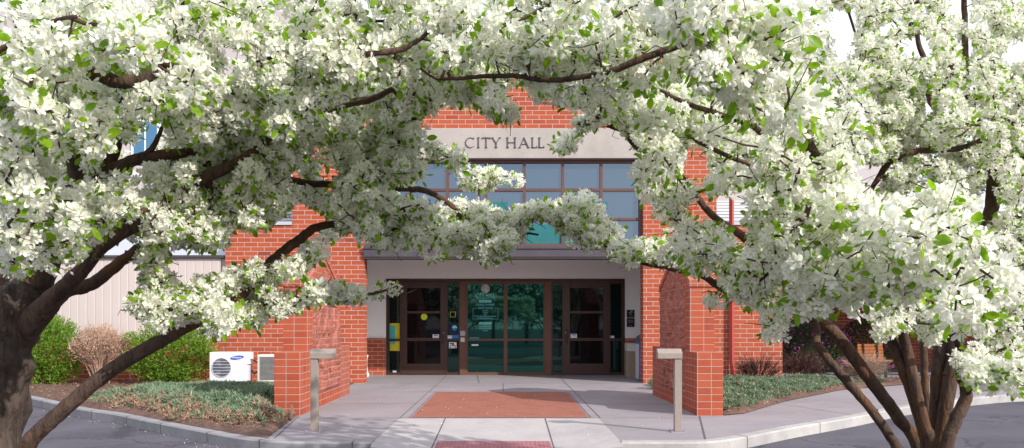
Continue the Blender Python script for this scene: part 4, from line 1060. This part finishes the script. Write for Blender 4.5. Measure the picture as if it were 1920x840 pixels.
def catmull(pts, k=7):
    pts = [np.array(p, float) for p in pts]; out = []; n = len(pts)
    for i in range(n - 1):
        p0, p1, p2, p3 = pts[max(0, i - 1)], pts[i], pts[i + 1], pts[min(n - 1, i + 2)]
        for j in range(k):
            t = j / k; out.append(.5 * (2 * p1 + (p2 - p0) * t + (2 * p0 - 5 * p1 + 4 * p2 - p3) * t * t + (3 * p1 - p0 - 3 * p2 + p3) * t ** 3))
    out.append(pts[-1]); return np.array(out)
def sample_blobs(blobs, kk):
    out = []
    for b in blobs:
        px, py, Z, rx, ry, rd = b[:6]; dens = b[6] if len(b) > 6 else 1.
        Rc = .062 * F / Z; n = max(2, int(kk * dens * rx * ry / Rc ** 2 * (1 + rd)))
        got = 0; tries = 0
        while got < n and tries < 40:
            tries += 1
            q = rng.normal(size=(n * 2, 3)); q /= np.linalg.norm(q, axis=1, keepdims=True); q *= rng.random((n * 2, 1)) ** .42
            x = px + q[:, 0] * rx; y = py + q[:, 1] * ry; z = Z + q[:, 2] * rd
            for sc_, lim in ((1.0, 1), (.72, 1)):
                s = rng.uniform(.66, 1.12, len(x)) * sc_ * (1.18 if Z < 2.9 else 1.); r = s * .056 * F / z
                bad = np.zeros(len(x), int)
                for a in range(8): bad += clear_at(x + np.cos(a * PI / 4) * r, y + np.sin(a * PI / 4) * r)
                ok = (bad <= lim) & ~clear_at(x, y) & (z > 1.75) & ~hidden_limb(x, y, z, r)
                take = np.nonzero(ok)[0][:n - got]
                for i in take: out.append((x[i], y[i], z[i], s[i]))
                got += len(take)
                if got >= n: break
                x, y, z = x[~ok], y[~ok], z[~ok]
                if not len(x): break
    A = np.array(out); W = np.stack([(A[:, 0] - CX) / F * A[:, 2], A[:, 2], H - (A[:, 1] - HY) / F * A[:, 2]], 1)
    return W, A[:, 3]
def blossom_tree(name, label, base, trunk, limbs, blobs, kk, trunkmat, wob=.12, leafdens=1.):
    root = thing(name, base, label, 'tree')
    T_ = catmull([(*P(*p[:3]), p[3]) for p in trunk], 8)
    m = MB(); m.tube(T_[:, :3], list(T_[:, 3]), 28, True, wob, 3.); m.build('trunk', trunkmat, root, smooth=True, fix=False)
    nodes = []
    for l in limbs:
        Lp = catmull([(*P(*p[:3]), p[3]) for p in l], 8)
        j = rng.normal(0, .0012, (len(Lp), 3)); Lp[:, :3] += j
        m = MB(); m.tube(Lp[:, :3], list(Lp[:, 3]), 12, True, .045, random.random() * 9)
        for q in range(int(len(Lp) / 7)):                          # knots and stubs
            i = random.randrange(1, len(Lp) - 1); d = rng.normal(size=3); d /= np.linalg.norm(d); r = Lp[i, 3]
            m.tube([Lp[i, :3], Lp[i, :3] + d * r * .9, Lp[i, :3] + d * r * 1.25], [r * .42, r * .36, r * .12], 7)
        m.build('limb', M['limb'], root, smooth=True, fix=False)
        for i in range(0, len(Lp), 1): nodes.append(Lp[i, :3])
    W, S = sample_blobs(blobs, kk)
    n0 = len(nodes); A = np.concatenate([np.array(nodes), W]); n = len(W)
    # twig network: grow a spanning tree out of the limbs
    dist = np.full(n, 1e9); par = np.zeros(n, int)
    for i in range(n0):
        d = np.linalg.norm(W - A[i], axis=1); q = d < dist; dist[q] = d[q]; par[q] = i
    done = np.zeros(n, bool); order = []
    for _ in range(n):
        i = int(np.argmin(np.where(done, 1e9, dist))); done[i] = True; order.append(i)
        d = np.linalg.norm(W - W[i], axis=1) * 1.05 + .004; q = (~done) & (d < dist); dist[q] = d[q]; par[q] = n0 + i
    cnt = np.ones(n)
    for i in reversed(order):
        if par[i] >= n0: cnt[par[i] - n0] += cnt[i]
    m = MB()
    for i in range(n):
        a = A[par[i]]; b = W[i]; L_ = np.linalg.norm(b - a); r1 = .0017 + .0012 * math.sqrt(cnt[i]); r0 = min(.014, r1 * 1.25)
        mid = (a + b) / 2 + rng.normal(0, .09 * L_, 3) + np.array([0, 0, -.04 * L_]); q1 = a * .7 + mid * .3 + rng.normal(0, .04 * L_, 3)
        m.tube([a, mid, b], [r0, (r0 + r1) / 2, r1], 5, False)
        for _q in range(random.choice((0, 1, 1, 2))):
            e = mid + rng.normal(0, .045, 3); m.tube([mid, (mid + e) / 2 + rng.normal(0, .012, 3), e + rng.normal(0, .006, 3), e + rng.normal(0, .016, 3)], [.0022, .0018, .0016, .001], 4, False)
    m.build('twigs', M['twig'], root, smooth=True, fix=False)
    ti = rng.integers(0, len(CT), n); out = rng.normal(0, .7, (n, 3)) + np.array([0, 0, .7]); R = frames(out)
    fl, lf = [], []
    for k in range(len(CT)):
        s = np.nonzero(ti == k)[0]
        if not len(s): continue
        (V, T, mi), (V2, T2, _) = CT[k]
        a, b = place(V, T, W[s], R[s], S[s]); fl.append((a, b, np.tile(mi, len(s))))
        s2 = s if leafdens >= 1 else s[rng.random(len(s)) < leafdens]
        a, b = place(V2, T2, W[s2], R[s2], S[s2]); lf.append((a, b, 0))
    V, T, mi = merge(fl); np_mesh('blossom', V, T, mi, [M['petal'], M['stamen']], root)
    V, T, mi = merge(lf); np_mesh('leaves', V, T, None, [M['leaf']], root)
    print(name, 'clusters', n)
    return root

def gy_(Z): return HY + (H - RZ) / Z * F
ZL = 3.7
blossom_tree('apple_tree', 'white blossoming tree with thick dark gnarled trunk and low bare limb before the bushes', P(-8, gy_(ZL), ZL),
  [(-24, gy_(ZL) + 10, ZL, .23), (-26, 1050, ZL, .165), (-22, 840, ZL, .142), (-14, 720, ZL, .145), (2, 640, ZL, .145), (20, 590, ZL, .130), (45, 555, ZL, .095), (58, 528, ZL, .07)],
  [[(10, 670, 3.72, .05), (60, 605, 3.66, .06), (110, 550, 3.6, .042), (150, 510, 3.55, .034), (200, 455, 3.45, .030), (262, 417, 3.4, .028), (330, 368, 3.4, .026), (380, 335, 3.4, .028), (458, 297, 3.4, .021), (540, 240, 3.5, .018), (640, 196, 3.5, .016), (700, 186, 3.5, .012)],
   [(20, 660, 3.72, .05), (72, 590, 3.72, .052), (122, 547, 3.72, .034), (170, 533, 3.75, .031), (228, 490, 3.8, .027), (290, 448, 3.85, .022), (370, 425, 3.9, .012)],
   [(400, 595, 3.45, .024), (455, 550, 3.6, .024), (505, 494, 3.8, .024), (560, 450, 3.95, .024), (602, 424, 4.0, .02), (690, 420, 4.2, .016), (780, 440, 4.4, .012)],
   [(8, 960, 3.55, .07), (50, 840, 3.42, .038), (100, 785, 3.4, .033), (200, 700, 3.4, .031), (300, 640, 3.4, .030), (362, 605, 3.4, .028), (430, 585, 3.5, .022), (520, 570, 3.6, .016), (600, 552, 3.75, .012), (690, 552, 3.9, .008), (745, 536, 3.95, .004)],
   [(45, 590, 3.7, .08), (85, 490, 3.75, .062), (120, 400, 3.8, .050), (146, 340, 3.8, .050), (135, 280, 3.75, .04), (100, 200, 3.6, .032), (60, 100, 3.4, .026), (20, 0, 3.2, .02), (-30, -150, 3.1, .015)],
   [(135, 375, 3.8, .05), (190, 336, 3.75, .040), (225, 312, 3.7, .030), (270, 295, 3.65, .026), (335, 288, 3.6, .022), (370, 284, 3.6, .018), (455, 305, 3.8, .016), (555, 340, 4.0, .017), (625, 346, 4.1, .017), (700, 351, 4.2, .016), (760, 353, 4.2, .0165), (805, 360, 4.25, .016), (845, 384, 4.35, .014), (872, 412, 4.4, .012), (930, 428, 4.5, .009), (1010, 440, 4.6, .006)],
   [(268, 298, 3.65, .016), (290, 270, 3.6, .012), (304, 238, 3.6, .008)],
   [(192, 335, 3.75, .032), (214, 285, 3.7, .026), (228, 240, 3.6, .024), (243, 200, 3.4, .022), (238, 150, 3.5, .014), (300, 60, 3.6, .012), (420, 0, 3.6, .010), (560, -60, 3.6, .008)],
   [(100, 130, 2.9, .026), (180, 141, 2.85, .024), (215, 151, 2.85, .025), (262, 150, 2.85, .022), (305, 128, 2.85, .018), (325, 118, 2.85, .015), (400, 160, 3.1, .010), (460, 182, 3.2, .008)],
   [(-60, 130, 2.6, .012), (0, 95, 2.5, .009), (38, 70, 2.5, .008), (80, 45, 2.6, .007), (142, 31, 2.4, .006)],
   [(640, 198, 3.5, .012), (690, 188, 3.4, .014), (735, 168, 3.3, .011)], [(640, 110, 3.0, .01), (700, 100, 2.9, .011), (750, 94, 2.9, .011), (790, 72, 2.9, .007)],
   [(6, 650, 3.75, .05), (4, 570, 3.8, .035), (-6, 500, 3.85, .03), (-60, 380, 3.9, .022)]],
  [(150, 140, 2.6, 240, 170, .3), (50, 330, 2.9, 150, 190, .4), (420, 90, 3.1, 260, 180, .3), (660, 60, 3.05, 230, 150, .22, .8), (330, 270, 3.5, 270, 180, .35), (520, 320, 3.75, 250, 180, .35), (380, 420, 3.5, 200, 120, .3), (330, 605, 3.25, 130, 55, .15, 1.4), (285, 525, 3.45, 52, 62, .12, 1.7), (360, 545, 3.5, 60, 26, .1, 1.5),
   (510, 545, 3.6, 180, 90, .25, 1.3), (690, 545, 3.9, 100, 30, .12, 1.6), (710, 420, 4.1, 170, 100, .35), (870, 445, 4.4, 150, 65, .24, 1.5), (950, 430, 4.45, 70, 45, .12, 1.6), (740, 270, 3.9, 125, 145, .28), (930, 335, 4.5, 62, 36, .12, 1.6), (850, 290, 4.1, 32, 32, .1, 1.5),
   (50, 480, 3.0, 110, 60, .3), (200, 440, 3.2, 160, 80, .35), (100, -60, 2.9, 300, 80, .3, .3), (600, -40, 3.2, 250, 50, .25, .15), (-120, 250, 3.2, 130, 240, .4, .3), (240, 130, 3.5, 130, 110, .2, 1.1), (160, 300, 4.2, 90, 120, .2), (410, 300, 4.2, 130, 90, .2), (640, 230, 4.0, 140, 80, .2), (780, 110, 3.3, 120, 100, .15, .7), (735, 165, 3.7, 90, 75, .12, 1.3), (860, 160, 3.8, 80, 36, .1, 1.3), (560, 350, 4.2, 70, 60, .12, .9)], 1.95, M['bark'], .17)
ZR = 3.85
def st(*p): return list(p)
blossom_tree('apple_tree', 'white blossoming tree with many slender leaning stems before the bench', P(1748, gy_(ZR), ZR),
  [(1748, gy_(ZR) + 10, ZR, .17), (1748, 1060, ZR, .12), (1748, 960, ZR, .10), (1748, 900, ZR, .085)],
  [[(1735, 960, 3.8, .04), (1700, 868, 3.75, .0246), (1680, 835, 3.75, .0228), (1631, 765, 3.75, .0211), (1582, 708, 3.75, .0211), (1534, 648, 3.75, .0193), (1530, 612, 3.75, .0167), (1500, 560, 3.7, .0158), (1400, 450, 3.7, .0193), (1332, 400, 3.7, .0158), (1250, 300, 3.7, .0140), (1195, 278, 3.8, .0105), (1165, 246, 3.9, .0088), (1110, 230, 4.0, .0052)],
   [(1745, 960, 3.8, .06), (1722, 838, 3.85, .0316), (1682, 780, 3.85, .0299), (1630, 710, 3.85, .0299), (1552, 612, 3.85, .0299), (1480, 590, 3.85, .0264), (1440, 575, 3.85, .0237), (1380, 553, 3.85, .0193), (1345, 535, 3.85, .0176), (1310, 515, 3.9, .0140), (1250, 503, 4.1, .0105), (1195, 490, 4.3, .0088), (1120, 455, 4.5, .0061), (1040, 430, 4.6, .0035)],
   [(1748, 950, 3.8, .05), (1737, 838, 3.75, .0264), (1716, 760, 3.75, .0246), (1696, 700, 3.75, .0246), (1668, 630, 3.75, .0246), (1620, 520, 3.5, .0228), (1500, 380, 3.3, .0193), (1428, 250, 3.4, .0140), (1350, 215, 3.5, .0123), (1290, 195, 3.5, .0105), (1240, 170, 3.5, .0070)],
   [(1750, 950, 3.8, .05), (1747, 838, 3.7, .0264), (1732, 790, 3.7, .0255), (1715, 720, 3.7, .0246), (1694, 632, 3.7, .0228), (1640, 500, 3.3, .0211), (1560, 350, 3.0, .02), (1450, 150, 2.7, .0158), (1370, 60, 2.6, .0140), (1282, 82, 2.65, .0114), (1200, 112, 2.7, .0125), (1130, 138, 2.75, .0105), (1030, 150, 2.85, .0096), (960, 142, 2.9, .0088), (870, 146, 3.0, .0079), (820, 148, 3.0, .0052)],
   [(1752, 950, 3.9, .04), (1742, 840, 4.0, .0211), (1738, 770, 4.0, .0193), (1733, 700, 4.0, .0184), (1731, 640, 4.0, .0176), (1722, 500, 4.0, .0123), (1700, 420, 4.0, .0070)],
   [(1755, 960, 3.8, .06), (1752, 850, 3.85, .0352), (1755, 780, 3.85, .0325), (1762, 660, 3.85, .0316), (1772, 600, 3.85, .0281), (1780, 500, 3.6, .02), (1770, 430, 3.3, .01)],
   [(1757, 960, 3.75, .05), (1765, 835, 3.8, .0352), (1772, 770, 3.8, .0316), (1788, 680, 3.8, .0334), (1800, 610, 3.8, .0299), (1830, 520, 3.7, .0158), (1850, 470, 3.7, .0070)],
   [(1760, 960, 3.7, .05), (1775, 840, 3.65, .0299), (1788, 795, 3.65, .0281), (1812, 742, 3.65, .0264), (1800, 700, 3.65, .0193), (1796, 640, 3.6, .0158), (1760, 520, 3.1, .0140), (1740, 400, 2.8, .0105)],
   [(1410, 310, 3.6, .0088), (1350, 286, 3.6, .0105), (1305, 264, 3.65, .0079)],
   [(1812, 740, 3.65, .0140), (1840, 700, 3.5, .0105), (1880, 697, 3.4, .0070), (1915, 700, 3.4, .0061)],
   [(1060, -30, 2.8, .01), (1030, 12, 2.8, .0079), (1010, 20, 2.8, .0070), (970, 40, 2.8, .0044)]],
  [(960, 75, 2.95, 240, 115, .2, .85), (1180, 85, 2.85, 210, 125, .28), (1370, 120, 2.35, 170, 190, .35), (1260, 240, 3.5, 150, 150, .45), (1450, 330, 3.0, 200, 190, .5), (1400, 480, 3.4, 200, 110, .4), (1610, 490, 2.8, 170, 150, .35), (1740, 500, 2.45, 140, 150, .3),
   (1080, 415, 4.5, 130, 70, .22, 1.7), (1015, 400, 4.5, 60, 30, .12, 1.8), (1215, 470, 4.2, 80, 50, .2, 1.3), (1055, 276, 4.0, 42, 20, .1, 1.6), (1122, 274, 4., 26, 22, .08, 1.5), (1822, 700, 3.3, 48, 50, .15, 1.5), (1450, 622, 3.1, 32, 36, .1, 1.6), (1350, 540, 3.7, 100, 42, .2, 1.3),
   (960, 205, 3.5, 60, 45, .15, 1.2), (1900, 710, 3.2, 30, 36, .12, 1.5), (1130, 240, 3.8, 60, 40, .2), (930, 130, 3.5, 200, 78, .2, 1.4), (1240, 230, 3.9, 90, 90, .15, 1.3), (1235, 340, 4.0, 60, 75, .15, 1.3), (1150, 215, 3.8, 70, 50, .12, 1.3), (1340, 250, 4.1, 130, 100, .2, 1.1), (1100, 150, 3.4, 150, 70, .2, 1.2), (1250, -40, 2.95, 350, 50, .25, .15), (1700, 620, 3.3, 110, 50, .2)], 1.95, M['bark'], .12)
ZB = 6.0
blossom_tree('apple_tree', 'white blossoming tree standing behind, with upright straight stems beneath open sky gaps', P(1752, gy_(ZB), ZB),
  [(1752, gy_(ZB) + 8, ZB, .12), (1754, 900, ZB, .09), (1762, 760, ZB, .075), (1785, 640, ZB, .07)],
  [[(1772, 700, ZB, .07), (1815, 540, ZB, .055), (1856, 400, ZB, .05), (1862, 320, 5.9, .045), (1850, 262, 6.1, .03), (1816, 200, 6.1, .026), (1810, 100, 6.1, .024), (1808, 0, 6.1, .02), (1800, -180, 5.8, .016)],
   [(1800, 600, ZB, .05), (1800, 400, 6.3, .04), (1780, 230, 6.4, .028), (1745, 190, 6.4, .026), (1740, 130, 6.4, .024), (1720, 70, 6.4, .018), (1712, -60, 6.1, .016)],
   [(1630, 362, 5.4, .012), (1648, 332, 5.4, .020), (1668, 305, 5.4, .022), (1705, 286, 5.4, .021), (1755, 281, 5.5, .021), (1800, 278, 5.6, .021), (1845, 263, 5.7, .022), (1900, 238, 5.7, .018), (1980, 190, 5.8, .012)],
   [(1795, 620, ZB, .05), (1890, 420, 6.1, .022), (1940, 250, 6.1, .016), (1960, 0, 5.6, .016)],
   [(1800, 420, 6.5, .02), (1660, 200, 6.6, .010), (1590, 20, 6.0, .009), (1570, -80, 6.0, .008)], [(1640, 130, 6.3, .009), (1610, 50, 6.0, .007), (1618, -20, 6.0, .007)]],
  [(1650, 150, 5.3, 190, 210, .7, .85), (1760, 230, 5.0, 180, 180, .3, .5), (1820, 180, 5.7, 190, 230, .7, .8), (1850, 530, 5.2, 130, 160, .6, .8), (1610, 320, 5.4, 130, 150, .6, .8), (1900, 690, 5.0, 60, 60, .3), (1684, 695, 5.2, 22, 36, .15, 1.5), (1738, 640, 5.2, 40, 40, .2), (1980, 350, 5.6, 150, 350, .7, .4), (1700, -150, 5.8, 330, 150, .8, .35)], 1.95, M['bark'])

# trees and hedge across the car park, seen in the entrance glass
def far_tree(x, y, h, r, label):
    t = thing('shade_tree', (x, y, RZ), label, 'tree', 'green trees across the car park')
    m = MB(); m.tube([(x, y, RZ - .05), (x + .05, y, h * .35), (x, y, h * .7)], [.16, .12, .05], 10)
    for i in range(6): a = i * 1.05; m.tube([(x, y, h * (.3 + .05 * i)), (x + r * .7 * math.cos(a), y + r * .7 * math.sin(a), h * (.55 + .05 * i))], [.06, .02], 6)
    m.build('trunk', M['bark'], t)
    n = 3500; U = rng.normal(size=(n, 3)); U /= np.linalg.norm(U, axis=1, keepdims=True)
    Pp = U * (rng.random((n, 1)) ** .4) * np.array([r, r, h * .38]) * (1 + .25 * np.sin(U[:, :1] * 7 + x)) + np.array([x, y, h * .6]); Pp[:, 2] = np.maximum(Pp[:, 2], .6)
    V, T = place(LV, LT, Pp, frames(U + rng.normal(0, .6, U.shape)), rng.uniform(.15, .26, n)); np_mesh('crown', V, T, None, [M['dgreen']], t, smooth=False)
for i, (x, y, h, r) in enumerate(((-9, -14, 5.2, 2.4), (-4, -17, 5.0, 2.6), (1.5, -15, 5.2, 2.5), (6.5, -24, 4.6, 2.6), (-14, -16, 5.5, 2.7), (-1, -22, 5, 2.8), (12, -27, 5, 2.8), (-6.5, -12, 4.6, 2.2), (3.8, -11.5, 4.4, 2.0))):
    far_tree(x, y, h, r, 'green shade tree across the car park, mirrored dimly in the entrance glass')

# ------------------------------------------------------------------ camera, light, world
cam = bpy.data.cameras.new('camera'); co = bpy.data.objects.new('camera', cam); C.objects.link(co)
co.location = (0, 0, H); co.rotation_euler = (PI / 2, 0, 0)
cam.sensor_width = 36; cam.lens = F / 1920 * 36; cam.shift_x = (960 - CX) / 1920; cam.shift_y = (HY - 420) / 1920
cam.clip_start = .05; cam.clip_end = 1000
sc.camera = co
EL, AZ = math.radians(31), math.radians(131)
sd = Vector((math.sin(AZ) * math.cos(EL), math.cos(AZ) * math.cos(EL), math.sin(EL)))
sun = bpy.data.lights.new('sun', 'SUN'); sun.energy = 3.5; sun.angle = math.radians(.53); sun.color = (1, .95, .88)
so = bpy.data.objects.new('sun', sun); C.objects.link(so); so.rotation_euler = sd.to_track_quat('Z', 'Y').to_euler(); so.location = (10, -10, 12)
w = bpy.data.worlds.new('World'); sc.world = w; w.use_nodes = True; nt = w.node_tree
bg = nt.nodes['Background']; sky = nt.nodes.new('ShaderNodeTexSky'); sky.sky_type = 'NISHITA'; sky.sun_disc = False
sky.sun_elevation = EL; sky.sun_rotation = AZ; sky.air_density = 1.0; sky.dust_density = 2.0; sky.ozone_density = 1.0
tcw = nt.nodes.new('ShaderNodeTexCoord'); nw = nt.nodes.new('ShaderNodeTexNoise'); nw.inputs['Scale'].default_value = 2.2; nw.inputs['Detail'].default_value = 6
nt.links.new(tcw.outputs['Generated'], nw.inputs['Vector'])
cf = ramp(nt, nw.outputs[0], [(.30, (.30, .30, .30)), (.58, (.92, .92, .92))])
nt.links.new(mixc(nt, cf, sky.outputs[0], (5.6, 5.75, 6.3)), bg.inputs[0]); bg.inputs[1].default_value = .15
vs = sc.view_settings; vs.view_transform = 'Standard'; vs.look = 'None'; vs.exposure = .66; vs.gamma = 1; vs.use_curve_mapping = False
cy = sc.cycles; cy.max_bounces = 10; cy.diffuse_bounces = 6; cy.glossy_bounces = 3; cy.transmission_bounces = 6; cy.transparent_max_bounces = 4
cy.sample_clamp_indirect = 12
